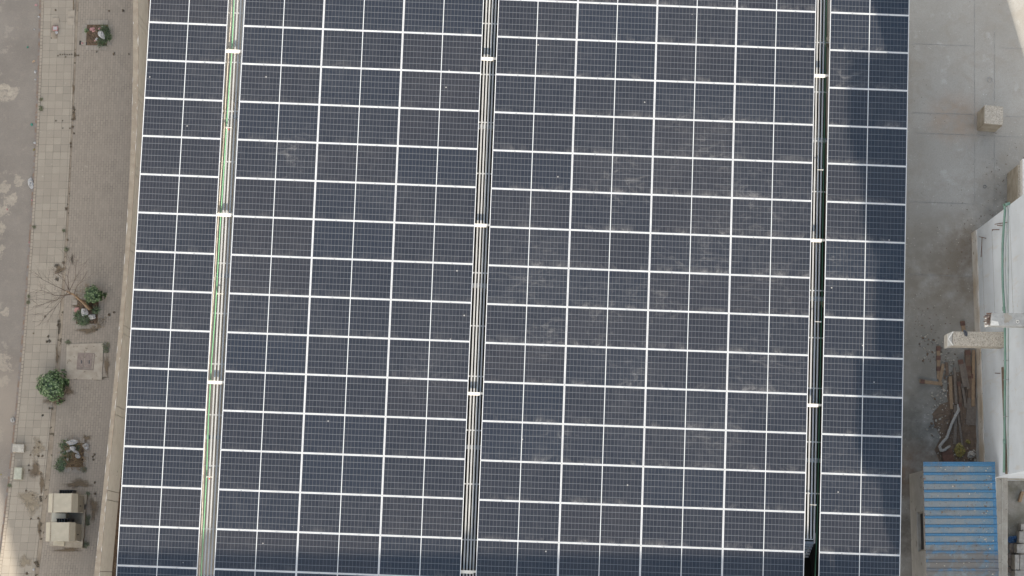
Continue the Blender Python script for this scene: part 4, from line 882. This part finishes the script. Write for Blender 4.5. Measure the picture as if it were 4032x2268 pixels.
kb('broken yellowish brick lying tilted on the terrace behind the parapet', [(4022, 1934), (4034, 1936), (4021, 1978), (4010, 1974)], ZS, .12, 'timber_tan', 'brick', 'brick', None)
crumple('plastic_bag', 'crumpled blue plastic bag on the terrace behind the parapet', 'plastic bag', W(3990, 2125, ZS + .02), .19, .13, .14, 'plastic_blue', .2, 97)
q = MB()
for (x, y, r) in ((3982, 2150, .12), (3990, 2165, .15), (3978, 2190, .14), (3985, 2215, .16), (3980, 2245, .14), (3995, 2150, .1)): stone(q, W(x, y, ZS + .05), r, rr)
tag(q.build('rubble', 'rubble_brown'), 'brown rubble between the parapet and the grey blocks', kind='stuff')

# ------------------------------------------------------------------ timber pile
def LP(x, y): return 3550 + x * .4488, 1200 + y * .4488
PILE = [('timber_tan', 533, 140, 549, 235, 34, 0, 'short tan plank poking out above the lower concrete beam', 1), ('timber_brown', 582, 395, 590, 625, 44, .10, 'wide dark brown plank just below the lower concrete beam', 2),
        ('timber_tan', 324, 360, 326, 655, 32, 0, 'tan plank with rusty ends standing left of the pile', 3), ('timber_tan', 366, 518, 335, 688, 28, .06, 'short tan plank leaning against the rusty ended one', 0),
        ('timber_tan', 160, 670, 356, 694, 30, .09, 'tan plank lying crosswise at the left of the pile', 1), ('timber_tan', 427, 628, 440, 915, 30, .06, 'clean tan plank at the left side of the timber pile', 0),
        ('timber_tan', 632, 398, 628, 892, 30, .05, 'long tan plank along the foot of the white wall', 0), ('timber_grey', 515, 478, 558, 722, 38, .16, 'wide weathered grey plank on top of the pile with rusty clip', 1),
        ('timber_grey', 545, 500, 588, 738, 26, .11, 'narrow grey plank beside the wide one with rusty clip', 0), ('timber_grey', 464, 548, 480, 870, 24, .05, 'thin grey plank next to the clean tan plank', 0),
        ('timber_brown', 500, 670, 522, 858, 24, .09, 'dark brown short plank in the middle of the pile', 1), ('timber_grey', 530, 690, 566, 905, 24, .05, 'grey plank running under the top of the pile', 0),
        ('timber_grey', 476, 880, 468, 1222, 30, .03, 'long grey plank sticking out of the pile towards the yellow bag', 0), ('timber_grey', 497, 960, 536, 1242, 18, .08, 'narrow grey batten ending at the yellow bag', 0),
        ('timber_brown', 605, 600, 600, 815, 40, .03, 'dark plank between the long tan plank and the pile', 1), ('timber_brown', 395, 505, 402, 622, 28, .0, 'rough brown wood piece above the clean tan plank', 0),
        ('timber_brown', 512, 850, 528, 1010, 20, .02, 'brown plank with rusty clip below the middle of the pile', 1), ('timber_brown', 560, 410, 573, 600, 18, .05, 'thin dark batten left of the wide dark brown plank', 0)]
for i, (mt, x0, y0, x1, y1, w_, dz, lab, clips) in enumerate(PILE):
    a = W(*LP(x0, y0), ZS + .06 + dz); b_ = W(*LP(x1, y1), ZS + .05 + dz * .6); ww = w_ * .4488 / 137
    t = thing('plank', lab, 'timber', Vector((a + b_) / 2) - Vector((0, 0, .04)), 'planks of the timber pile')
    q = MB(); q.bar(a, b_, ww, .038); q.build('board', mt, t, bevel=.003)
    d = (b_ - a).normalized(); L = (b_ - a).length
    for k in range(clips):
        c = a + d * (.02 if k == 0 else L * .62 if k == 1 else L * .3); q = MB(); q.bar(c - d * .0 + Vector((0, 0, .012)), c + d * .13 + Vector((0, 0, .012)), ww + .025, .055); q.build('rusty_clip', 'red_brown', t)
q = MB(); P = [W(*LP(575, 815), ZS), W(*LP(655, 818), ZS), W(*LP(648, 1060), ZS), W(*LP(560, 1050), ZS)]; q.prism(P[::-1], ZS + .02, ZS + .045); o = q.build('plywood_sheet', 'timber_grey'); recentre(o, P[0]); tag(o, 'dark grey plywood sheet under the long tan plank', 'plywood sheet')
q = MB(); P = [W(*LP(350, 1292), ZS + .1), W(*LP(440, 1262), ZS + .1), W(*LP(466, 1385), ZS + .06), W(*LP(372, 1400), ZS + .06)]; q.prism(P[::-1], ZS + .06, ZS + .1); o = q.build('red_board', 'red_brown'); recentre(o, P[0]); tag(o, 'reddish brown square board at the shed roof edge', 'board')
# soil under the pile
def bumpy(name, label, pts, mat, z0, h, n=26, seed=1):
    """low irregular heap inside a photo polygon"""
    cx = sum(p[0] for p in pts) / len(pts); cy = sum(p[1] for p in pts) / len(pts); mb = MB(); rings = 7; m_ = len(pts) * 4; r = random.Random(seed); prev = None
    bd = []
    for i in range(len(pts)):
        for k in range(4):
            t = k / 4; a, b2 = pts[i], pts[(i + 1) % len(pts)]; bd.append((a[0] + (b2[0] - a[0]) * t + r.uniform(-3, 3), a[1] + (b2[1] - a[1]) * t + r.uniform(-3, 3)))
    vs = []
    for j in range(rings):
        f = 1 - j / rings
        for x, y_ in bd: vs.append(W(cx + (x - cx) * f, cy + (y_ - cy) * f, z0 + (0 if j == 0 else h * (j / rings) ** .5 * r.uniform(.3, 1))))
    vs.append(W(cx, cy, z0 + h))
    fs = [(j * m_ + i, j * m_ + (i + 1) % m_, (j + 1) * m_ + (i + 1) % m_, (j + 1) * m_ + i) for j in range(rings - 1) for i in range(m_)] + [((rings - 1) * m_ + i, (rings - 1) * m_ + (i + 1) % m_, len(vs) - 1) for i in range(m_)]
    mb.add(vs, fs); return tag(mb.build(name, mat), label, kind='stuff')
bumpy('soil_heap', 'brown soil and debris spread under the timber pile', [LP(*p) for p in ((400, 640), (470, 600), (560, 560), (648, 600), (652, 1000), (655, 1400), (500, 1400), (330, 1385), (290, 1280), (345, 1180), (290, 1060), (270, 960), (330, 880), (400, 850))], 'roof_soil', ZS + .004, .05, seed=3)
for i in range(330):
    zone = rr.choice(((340, 900, 55, 60), (330, 1050, 60, 60), (360, 1160, 50, 60), (450, 1330, 90, 30), (600, 1320, 45, 40), (400, 560, 35, 60), (380, 740, 50, 50), (230, 330, 70, 60), (300, 450, 60, 80)))
    x, y = LP(min(645, rr.gauss(zone[0], zone[2])), rr.gauss(zone[1], zone[3])); stone(cr, W(x, y, ZS + .02), rr.choice((rr.uniform(.01, .025), rr.uniform(.02, .05))), rr, rr.choice((0, 1, 1, 0)))
tag(cr.build('rubble_crumbs', ['roof_soil', 'rough_concrete', 'red_brown']), 'scattered pebbles, mortar crumbs and rubble on the grey roof', kind='stuff')
# twisted cloth
q = MB(); cp_ = [(493, 872), (500, 925), (478, 965), (455, 1010), (432, 1065), (415, 1115), (398, 1165), (362, 1205), (335, 1240), (345, 1280), (380, 1272), (410, 1248), (438, 1235)]
wd = [10, 30, 28, 28, 26, 28, 26, 30, 28, 30, 28, 24, 10]
pts3 = []; rad = []
for i in range(len(cp_) - 1):
    for k in range(4):
        t = k / 4; x = cp_[i][0] * (1 - t) + cp_[i + 1][0] * t; y = cp_[i][1] * (1 - t) + cp_[i + 1][1] * t; pts3.append(W(*LP(x, y), ZS + .16)); rad.append((wd[i] * (1 - t) + wd[i + 1] * t) * .4488 / 137 / 2 * .9)
ns = 16; vs = []
for i, p in enumerate(pts3):
    d = (pts3[min(i + 1, len(pts3) - 1)] - pts3[max(i - 1, 0)]).normalized(); x_ = d.cross(Vector((0, 0, 1))).normalized(); y_ = Vector((0, 0, 1))
    for k in range(ns):
        a = 6.2832 * k / ns + i * .22; rr_ = rad[i] * (.78 + .26 * (k % 2) + .1 * math.sin(3 * a + i)); vs.append(p + x_ * math.cos(a) * rr_ + y_ * math.sin(a) * rr_ * .5)
q.add(vs, [(i * ns + k, i * ns + (k + 1) % ns, (i + 1) * ns + (k + 1) % ns, (i + 1) * ns + k) for i in range(len(pts3) - 1) for k in range(ns)])
o = q.build('twisted_cloth', 'cloth_white'); recentre(o, pts3[20]); tag(o, 'long twisted dirty white cloth lying over the planks', 'cloth')
crumple('plastic_bag', 'crumpled yellow plastic bag beside the reddish board', 'plastic bag', W(*LP(510, 1275), ZS + .06), .19, .25, .07, 'plastic_yellow', .5, 98, n=14)
crumple('plastic_bag', 'yellow scrap of plastic film above the yellow bag', 'plastic bag', W(*LP(582, 1200), ZS + .06), .07, .10, .05, 'plastic_yellow', .7, 99, n=7)
crumple('plastic_bag', 'crumpled white paper bag between shed roof and white wall', 'plastic bag', W(*LP(615, 1318), ZS + .06), .15, .12, .12, 'cloth_white', .3, 101, n=9)

# ------------------------------------------------------------------ solar array
PV = 1.1243
SECT = [('A', 0.0, 2.29, 1, 0.0, 12), ('B', 2.7597, 9.755, 3, -.001, 11), ('C', 10.1824, 19.5177, 4, .0122, 11), ('D', 19.9377, 22.2615, 1, .0103, 11)]
def panel_meshes(w, h, nc):
    fw = .018; th = .035
    f = MB(); f.box(0, -h, -th, fw, 0, 0); f.box(w - fw, -h, -th, w, 0, 0); f.box(fw, -fw, -th, w - fw, 0, -.0004); f.box(fw, -h, -th, w - fw, -h + fw, -.0004)
    fm = f.build('panel_frame', 'frame_white'); 
    # glass sheet: two cell fields, the pale strips between and a thin dark margin
    g_ = MB(); z = -.004; mg = .012; cx = w / 2; hs = .011; x0, x1, x2, x3 = fw + mg, cx - hs, cx + hs, w - fw - mg; y0, y1 = -fw - mg, -h + fw + mg
    uv = []
    def qd(a, b_, c, d, mi, u=None): g_.add([(a, d, z), (b_, d, z), (b_, c, z), (a, c, z)], [(0, 1, 2, 3)], mi); uv.append(u or [(0, 0)] * 4)
    for a, b_ in ((x0, x1), (x2, x3)): qd(a, b_, y0, y1, 0, [(.0, 0), (nc, 0), (nc, 6), (0, 6)])
    qd(x1, x2, -fw, -h + fw, 1); qd(fw, x0, -fw, -h + fw, 2); qd(x3, w - fw, -fw, -h + fw, 2)
    for a, b_ in ((x0, x1), (x2, x3)): qd(a, b_, -fw, y0, 2); qd(a, b_, y1, -h + fw, 2)
    g_.uv = uv
    me = bpy.data.meshes.new('cell_sheet'); me.from_pydata(g_.v, [], g_.f)
    for m_ in ('solar_cells', 'back_sheet', 'cell_edge'): me.materials.append(M[m_])
    me.polygons.foreach_set('material_index', g_.m); l = me.uv_layers.new(name='UVMap'); k = 0
    for poly in uv:
        for c in poly: l.data[k].uv = c; k += 1
    gm = bpy.data.objects.new('cell_sheet', me)
    c_ = MB(); c_.box(-.022, -.012, -.01, .022, .004, .004); cm = c_.build('clamp', 'clamp_grey')
    for o_ in (fm, cm): COL.objects.unlink(o_)
    return fm, gm, cm
ORD = ['top', 'second', 'third', 'fourth', 'fifth', 'sixth', 'seventh', 'eighth', 'ninth', 'tenth', 'eleventh', 'twelfth', 'thirteenth', 'fourteenth', 'fifteenth', 'sixteenth', 'seventeenth']
COLN = {('A', 0): 'in the single column at the far left', ('B', 0): 'just right of the green-piped left gap', ('B', 1): 'in the middle column between left and centre gaps', ('B', 2): 'just left of the centre gap',
        ('C', 0): 'just right of the centre gap', ('C', 1): 'second column right of the centre gap', ('C', 2): 'second column left of the right-hand gap', ('C', 3): 'just left of the right-hand gap', ('D', 0): 'in the single column beside the grey roof'}
first_part = {}
for s_, u0, u1, nc, vo, ncell in SECT:
    wp = (u1 - u0 - (nc - 1) * .009) / nc; hp = PV - .008
    fm, gm, cm = panel_meshes(wp, hp, ncell)
    for c in range(nc):
        rank = 0; uu = u0 + c * (wp + .009)
        rows = []
        for k in range(-3, 16):
            v = k * PV + vo + .004
            cs = [PX(PL(uu + a, v + b_)) for a in (0, wp) for b_ in (0, hp)]
            if max(p[1] for p in cs) > 2 and min(p[1] for p in cs) < 2266: rows.append(k)
        for rank, k in enumerate(rows):
            v = k * PV + vo + .004
            root = bpy.data.objects.new('solar_panel', None); COL.objects.link(root); root.empty_display_size = .2
            root.matrix_world = Matrix.Translation(PL(uu, v)) @ RP.to_4x4()
            rn = ORD[rank] if rank < len(rows) - 1 else 'bottom'
            extra = ''
            cy_ = PX(PL(uu + wp / 2, v + hp / 2))
            if s_ == 'D': adj = 'half shaded solar panel'
            elif any(abs(cy_[0] - a) < 170 and abs(cy_[1] - b_) < 80 for a, b_ in ((2730, 1010), (2350, 1290), (2140, 1330), (2970, 790))): adj = 'dust smudged solar panel'
            elif rank == len(rows) - 1: adj = 'cut off dark solar panel'
            else: adj = 'dark solar panel'
            tag(root, f'{adj}, {rn} one {COLN[(s_, c)]}', 'solar panel', 'solar panels of the roof array')
            f_ = fm.copy(); f_.name = 'panel_frame'; g2 = gm.copy(); g2.name = 'cell_sheet'
            for o_ in (f_, g2): COL.objects.link(o_); o_.parent = root
            for fx in (.28, .74):
                cl = cm.copy(); cl.name = 'clamp'; COL.objects.link(cl); cl.parent = root; cl.location = (wp * fx, 0, 0)
    for o_ in (fm, gm, cm): bpy.data.objects.remove(o_)

# rails, rungs, brackets, pipes in the gaps
def PLn(): return RP @ Vector((0, 0, 1))
UPN = PLn()
V0, V1 = UV(2000, -420)[1], UV(2000, 2420)[1]
GAPS = [('left', 2.29, 2.7597, .095, .13, (.095, .090), -1, (47, 242, 435, 634, 834, 1035, 1233, 1433, 1634, 1835, 2084), (197, 843, 1504, 2285), 860),
        ('centre', 9.755, 10.1824, .055, .055, (.09, .09), -1, (90, 291, 480, 682, 882, 1074, 1283, 1482, 1695, 1907, 2127), (228, 885, 1549, 2252), 1890),
        ('right', 19.5177, 19.9377, -.005, .035, (.093, .093), 2124, (165, 360, 553, 753, 1143, 1329, 1528, 1740, 1943), (295, 944, 1594), 3200)]
DEP = -.33
DEPS = {'left': -.33, 'centre': -.33, 'right': -.40}
for nm, ua, ub, o0, o1, sp, endy, rungs, bars, xm in GAPS:
    DEP = DEPS[nm]
    vend = V1 if endy < 0 else UV(xm, endy, DEP)[1]
    u_at = lambda i, v: ua + (o0 + (o1 - o0) * (v - V0) / (V1 - V0)) + sp[0] * i + .025
    lad = thing('cable_ladder', f'four-rail steel cable ladder running down the {nm} gap between solar panels', 'cable ladder', PL((ua + ub) / 2, 8, DEP - .05))
    for i in range(4):
        q = MB(); q.bar(PL(u_at(i, V0), V0, DEP), PL(u_at(i, vend), vend, DEP), .044, .03, UPN); q.build('rail', 'steel_white', lad)
    for y in rungs:
        v = UV(xm, y, DEP)[1]
        q = MB(); q.bar(PL(ua - .12, v, DEP - .034), PL(ub + .1, v, DEP - .034), .035, .02, UPN); q.build('rung', 'steel_white', lad)
    ordw = ['top', 'second', 'third', 'lowest']
    for j, y in enumerate(bars):
        v = UV(xm, y, -.17)[1]
        if j == len(bars) - 1 and y > 2268: continue
        t = thing('cross_bracket', f'white steel cross bracket, {ordw[j]} one in the {nm} panel gap', 'bracket', PL((ua + ub) / 2, v, -.2), 'cross brackets over the panel gaps')
        q = MB(); q.bar(PL(ua - .15, v, -.16), PL(ub + .1, v, -.16), .062, .05, UPN); q.build('bar', 'steel_bracket', t)
        q = MB(); q.bar(PL(ua - .15, v + .047, -.185), PL(ub - .07, v + .047, -.185), .03, .03, UPN); q.build('lower_flange', 'steel_bracket', t)
# pipes
def run(name, label, cat, pts, r, mat, n=8, w0=-.27):
    q = MB(); q.tube([PL(UV(x, y, w)[0], UV(x, y, w)[1], w) for x, y, w in pts], r, n, cap=True); o = q.build(name, mat, smooth=True); recentre(o, PL(*UV(pts[0][0], pts[0][1], w0), w0)); return tag(o, label, cat)
run('water_pipe', 'thin bright green hose running down the left gap between panels', 'hose', [(925, -120, -.29), (920, 40, -.29), (913, 200, -.29), (903, 330, -.29), (893, 480, -.29), (883, 640, -.28), (875, 760, -.29), (866, 900, -.29), (856, 1080, -.29), (847, 1240, -.29), (833, 1420, -.29), (820, 1660, -.29), (814, 1850, -.29), (803, 2060, -.29), (790, 2300, -.29)], .016, 'pipe_green')
run('conduit', 'thin rusty cream conduit beside the green hose in the left gap', 'conduit', [(915, -100, -.30), (909, 80, -.30), (901, 180, -.31), (897, 260, -.30), (888, 400, -.31), (880, 560, -.3), (870, 700, -.31), (858, 880, -.3), (847, 1080, -.31), (830, 1300, -.3), (818, 1500, -.31), (808, 1700, -.3), (800, 1900, -.31), (795, 2060, -.3), (788, 2180, -.31), (783, 2300, -.3)], .014, 'conduit_cream')
run('water_pipe', 'dark green hose running down the right-hand gap between panels', 'hose', [(3256, -100, -.34), (3253, 60, -.34), (3250, 240, -.34), (3248, 400, -.34), (3244, 600, -.34), (3242, 760, -.34), (3239, 960, -.34), (3237, 1150, -.34), (3232, 1350, -.34), (3228, 1550, -.34), (3224, 1750, -.34), (3221, 1900, -.36), (3219, 2020, -.36), (3216, 2120, -.38), (3212, 2200, -.40), (3207, 2320, -.42)], .013, 'pipe_dkgreen')
NZ = [(891, 502, 'white spray nozzle with red tip, uppermost on the left gap hose', 1), (857, 1156, 'white spray nozzle, middle one of three on the left gap hose', 0), (815, 1877, 'white spray nozzle, lowest of three on the left gap hose', 1),
      (3240, 669, 'spray nozzle, uppermost of three on the right-hand gap hose', 0), (3231, 1267, 'spray nozzle, middle one of three on the right-hand gap hose', 0), (3212, 1988, 'spray nozzle, lowest of three on the right-hand gap hose', 0)]
for x, y, lab, red in NZ:
    u, v = UV(x, y, -.2); d = 1 if x < 2000 else -1
    t = thing('spray_nozzle', lab, 'spray nozzle', PL(u, v, -.28), 'spray nozzles on the washing hoses')
    q = MB(); q.tube([PL(u - .02 * d, v, -.19), PL(u + .17 * d, v, -.19)], .011, 8); q.build('arm', 'chrome_tap', t)
    q = MB(); q.tube([PL(u, v, -.29), PL(u, v, -.19), PL(u, v, -.165)], [.016, .026, .02], 8); q.build('head', 'chrome_tap', t)
    if red: q = MB(); q.tube([PL(u + .07, v + .03, -.2), PL(u + .075, v + .075, -.2)], .015, 8); q.build('valve', 'red_valve', t)
# end of the right-hand ladder and metal stair below it
v = UV(3195, 2124, DEP)[1]; ua, ub = 19.5177, 19.9377
q = MB(); q.bar(PL(ua - .05, v, DEP - .005), PL(ub - .1, v, DEP - .005), .03, .05, UPN)
for x in range(4): q.bar(PL(ua + .05 + .1 * x, v - .06, DEP - .035), PL(ua + .08 + .1 * x, v - .06, DEP - .035), .04, .02, UPN)
o = q.build('ladder_end_bar', 'steel_white', next(r for r in ROOTS if r.get('label', '').endswith('right gap between solar panels')))
stt = thing('metal_stair', 'dark metal stair leading down below the end of the right-hand ladder', 'stair', PL(ua + .2, v + .8, -2.9))
for k in range(6):
    q = MB(); z = DEP - .12 - k * .19; a = UV(3176, 2134 + k * 11, z); q.bar(PL(ua - .3, a[1] + .02, z), PL(ub - .06 - .0 * k, a[1] + .02, z), .075 - .004 * k, .02, UPN); q.build('tread', 'steel_grey', stt)
q = MB(); q.bar(PL(ub - .07, UV(3200, 2130, -.45)[1], -.45), PL(ub - .2, UV(3190, 2200, -1.4)[1], -1.6), .03, .05, UPN); q.build('stringer', 'steel_grey', stt)
q = MB(); q.bar(PL(ub - .06, UV(3218, 2100, -.4)[1], -.4), PL(ub - .06, UV(3218, 2140, -.42)[1], -.42), .03, .04, UPN); q.build('handrail', 'steel_white', stt)
# roof frame that carries the panels: purlins, rafters, posts
fr_ = thing('support_frame', 'grey steel frame of purlins and posts carrying the solar panels', 'steel frame', Vector((0, 0, ZS)))
for u in (.45, 1.85, 3.3, 5.1, 6.9, 9.2, 10.8, 13.0, 15.4, 17.6, 19.0, 20.4, 21.8):
    q = MB(); q.bar(PL(u, V0 + .6, -.04), PL(u, V1 - .6, -.04), .06, .08, UPN); q.build('purlin', 'steel_grey', fr_)
for v in (-2.0, 2.6, 7.3, 12.0, 16.0):
    q = MB(); q.bar(PL(.3, v, -.50), PL(22.0, v, -.50), .12, .2, UPN); q.build('rafter', 'steel_grey', fr_)
    for u in (.6, 6.2, 12.4, 17.5, 21.4):
        p = PL(u, v, -.7); q = MB(); q.box(p.x - .07, p.y - .07, ZS - (9 if 5 < u < 19 else 0), p.x + .07, p.y + .07, p.z + .0); q.build('post', 'steel_grey', fr_)
# things glimpsed on the roof through the gaps
def gl(name, label, cat, x, y, rx, ry, h, mat, grp=None):
    c = W(x, y, ZS); q = MB(); q.tube([c, c + Vector((0, 0, h))], rx, 18); o = q.build(name, mat); recentre(o, c); return tag(o, label, cat, grp)
gl('roof_vent', 'pale round pipe end seen on the roof through the left gap', 'pipe end', 940, 410, .16, .1, .9, 'plain_concrete')
gl('roof_vent', 'round grey drum seen on the roof through the right-hand gap near the top', 'drum', 3262, 170, .14, .1, .5, 'plain_concrete')
gl('roof_vent', 'grey drum seen through the right-hand gap half way down', 'drum', 3252, 1190, .18, .1, .5, 'stained_concrete')

# ------------------------------------------------------------------ buildings outside the frame whose shade falls on the street
Y0 = -16.0
def onto(p):                                 # where the sun ray through p meets the facade line y = Y0
    t = (Y0 - p.y) / SUN.y; return p + SUN * t
def on_panels(px, py): u, v = UV(px * 1.5652, py * 1.5652); return onto(PL(u, v))
bl = on_panels(400, 1378); br2 = on_panels(1700, 1406)
t = thing('rooftop_block', 'plain upper storeys at the south end of the main building', 'building', Vector((0, (Y0 + ySW) / 2, ZS)))
q = MB(); x0, x1 = xw - .15, on_panels(2060, 1300).x
q.add([(x0, ySW, ZS), (x1, ySW, ZS), (x1, Y0 - .02, ZS), (x0, Y0 - .02, ZS), (x0, ySW, bl.z), (x1, ySW, br2.z), (x1, Y0 - .02, br2.z), (x0, Y0 - .02, bl.z)], [(0, 3, 2, 1), (4, 5, 6, 7), (0, 1, 5, 4), (1, 2, 6, 5), (2, 3, 7, 6), (3, 0, 4, 7)])
q.build('walls', 'tower_paint', t)
# unseen taller tower right of it, its steps shaped to shade the right-hand panels
xRt = onto(W(4000, 110, ZS)).x
t = thing('shade_tower', 'unseen tall tower at the south-east corner, stepped to shade the right-hand panels', 'building', Vector((xRt - 3, Y0 - 1, ZS)))
LV = [(1449, 1390, 2050), (1390, 1325, 2262), (1325, 1250, 2240), (1250, 1170, 2205), (1170, 1090, 2175), (1090, 1000, 2165), (1000, 900, 2112), (900, 670, 2178), (670, 440, 2184), (440, 345, 2128), (345, 235, 2178), (235, 130, 2092), (130, -20, 2205), (-20, -260, 2190)]
q = MB(); zprev = ZS
for i, (ya, yb_, xx) in enumerate(LV):
    zt = on_panels(2180, yb_).z; x0 = on_panels(xx, (ya + yb_) / 2).x + 2.5 * .25
    q.box(x0, Y0 - 2.5 - .01 * i, zprev, xRt, Y0, zt); zprev = zt
q.build('walls', 'tower_paint', t)

# ------------------------------------------------------------------ light
world = bpy.data.worlds.new('World'); scene.world = world; world.use_nodes = True
nt = world.node_tree; bg = nt.nodes['Background']
sky = nt.nodes.new('ShaderNodeTexSky'); sky.sky_type = 'NISHITA'; sky.sun_disc = False
sky.sun_elevation = EL; sky.sun_rotation = math.atan2(SUN.x, SUN.y); sky.air_density = 1.0; sky.dust_density = 3.0; sky.ozone_density = 1.0
hs = nt.nodes.new('ShaderNodeHueSaturation'); hs.inputs['Saturation'].default_value = .35; nt.links.new(sky.outputs[0], hs.inputs['Color'])
tc = nt.nodes.new('ShaderNodeTexCoord'); nz = nt.nodes.new('ShaderNodeTexNoise'); nz.inputs['Scale'].default_value = 2.2; nz.inputs['Detail'].default_value = 6; nt.links.new(tc.outputs['Generated'], nz.inputs['Vector'])
mr = nt.nodes.new('ShaderNodeMapRange'); mr.inputs[1].default_value = .38; mr.inputs[2].default_value = .68; mr.inputs[3].default_value = .0; mr.inputs[4].default_value = .75; nt.links.new(nz.outputs[0], mr.inputs[0])
mx = nt.nodes.new('ShaderNodeMix'); mx.data_type = 'RGBA'; nt.links.new(mr.outputs[0], mx.inputs[0]); nt.links.new(hs.outputs[0], mx.inputs[6]); mx.inputs[7].default_value = (9.8, 8.7, 7.15, 1)
# hazy bright sky all round, clear deep blue overhead
sz = nt.nodes.new('ShaderNodeSeparateXYZ'); nt.links.new(tc.outputs['Generated'], sz.inputs[0])
mz = nt.nodes.new('ShaderNodeMapRange'); mz.interpolation_type = 'SMOOTHSTEP'; mz.inputs[1].default_value = .80; mz.inputs[2].default_value = .93; nt.links.new(sz.outputs[2], mz.inputs[0])
m2 = nt.nodes.new('ShaderNodeMix'); m2.data_type = 'RGBA'; nt.links.new(mz.outputs[0], m2.inputs[0]); nt.links.new(mx.outputs[2], m2.inputs[6]); m2.inputs[7].default_value = (.6, 1.8, 3.5, 1)
nt.links.new(m2.outputs[2], bg.inputs[0]); bg.inputs[1].default_value = .15
sl = bpy.data.lights.new('sun', 'SUN'); sl.energy = 4.8; sl.angle = math.radians(.53); sl.color = (1.0, .93, .82)
so = bpy.data.objects.new('sun', sl); COL.objects.link(so); so.rotation_euler = SUN.to_track_quat('Z', 'Y').to_euler(); so.location = (30, -60, 90)
# ------------------------------------------------------------------ camera
cam = bpy.data.cameras.new('camera'); cam.sensor_width = 36; cam.lens = F / 4032 * 36; cam.clip_end = 1000; cam.clip_start = 1
co = bpy.data.objects.new('camera', cam); COL.objects.link(co); co.location = CAM; co.rotation_euler = (TH, 0, 0); scene.camera = co
scene.view_settings.view_transform = 'Standard'; scene.view_settings.look = 'None'; scene.view_settings.gamma = 1; scene.view_settings.exposure = .93
scene.render.resolution_x = 1024; scene.render.resolution_y = 576
scene.cycles.max_bounces = 6
for o_ in bpy.data.objects:
    if '_o' in o_: del o_['_o']
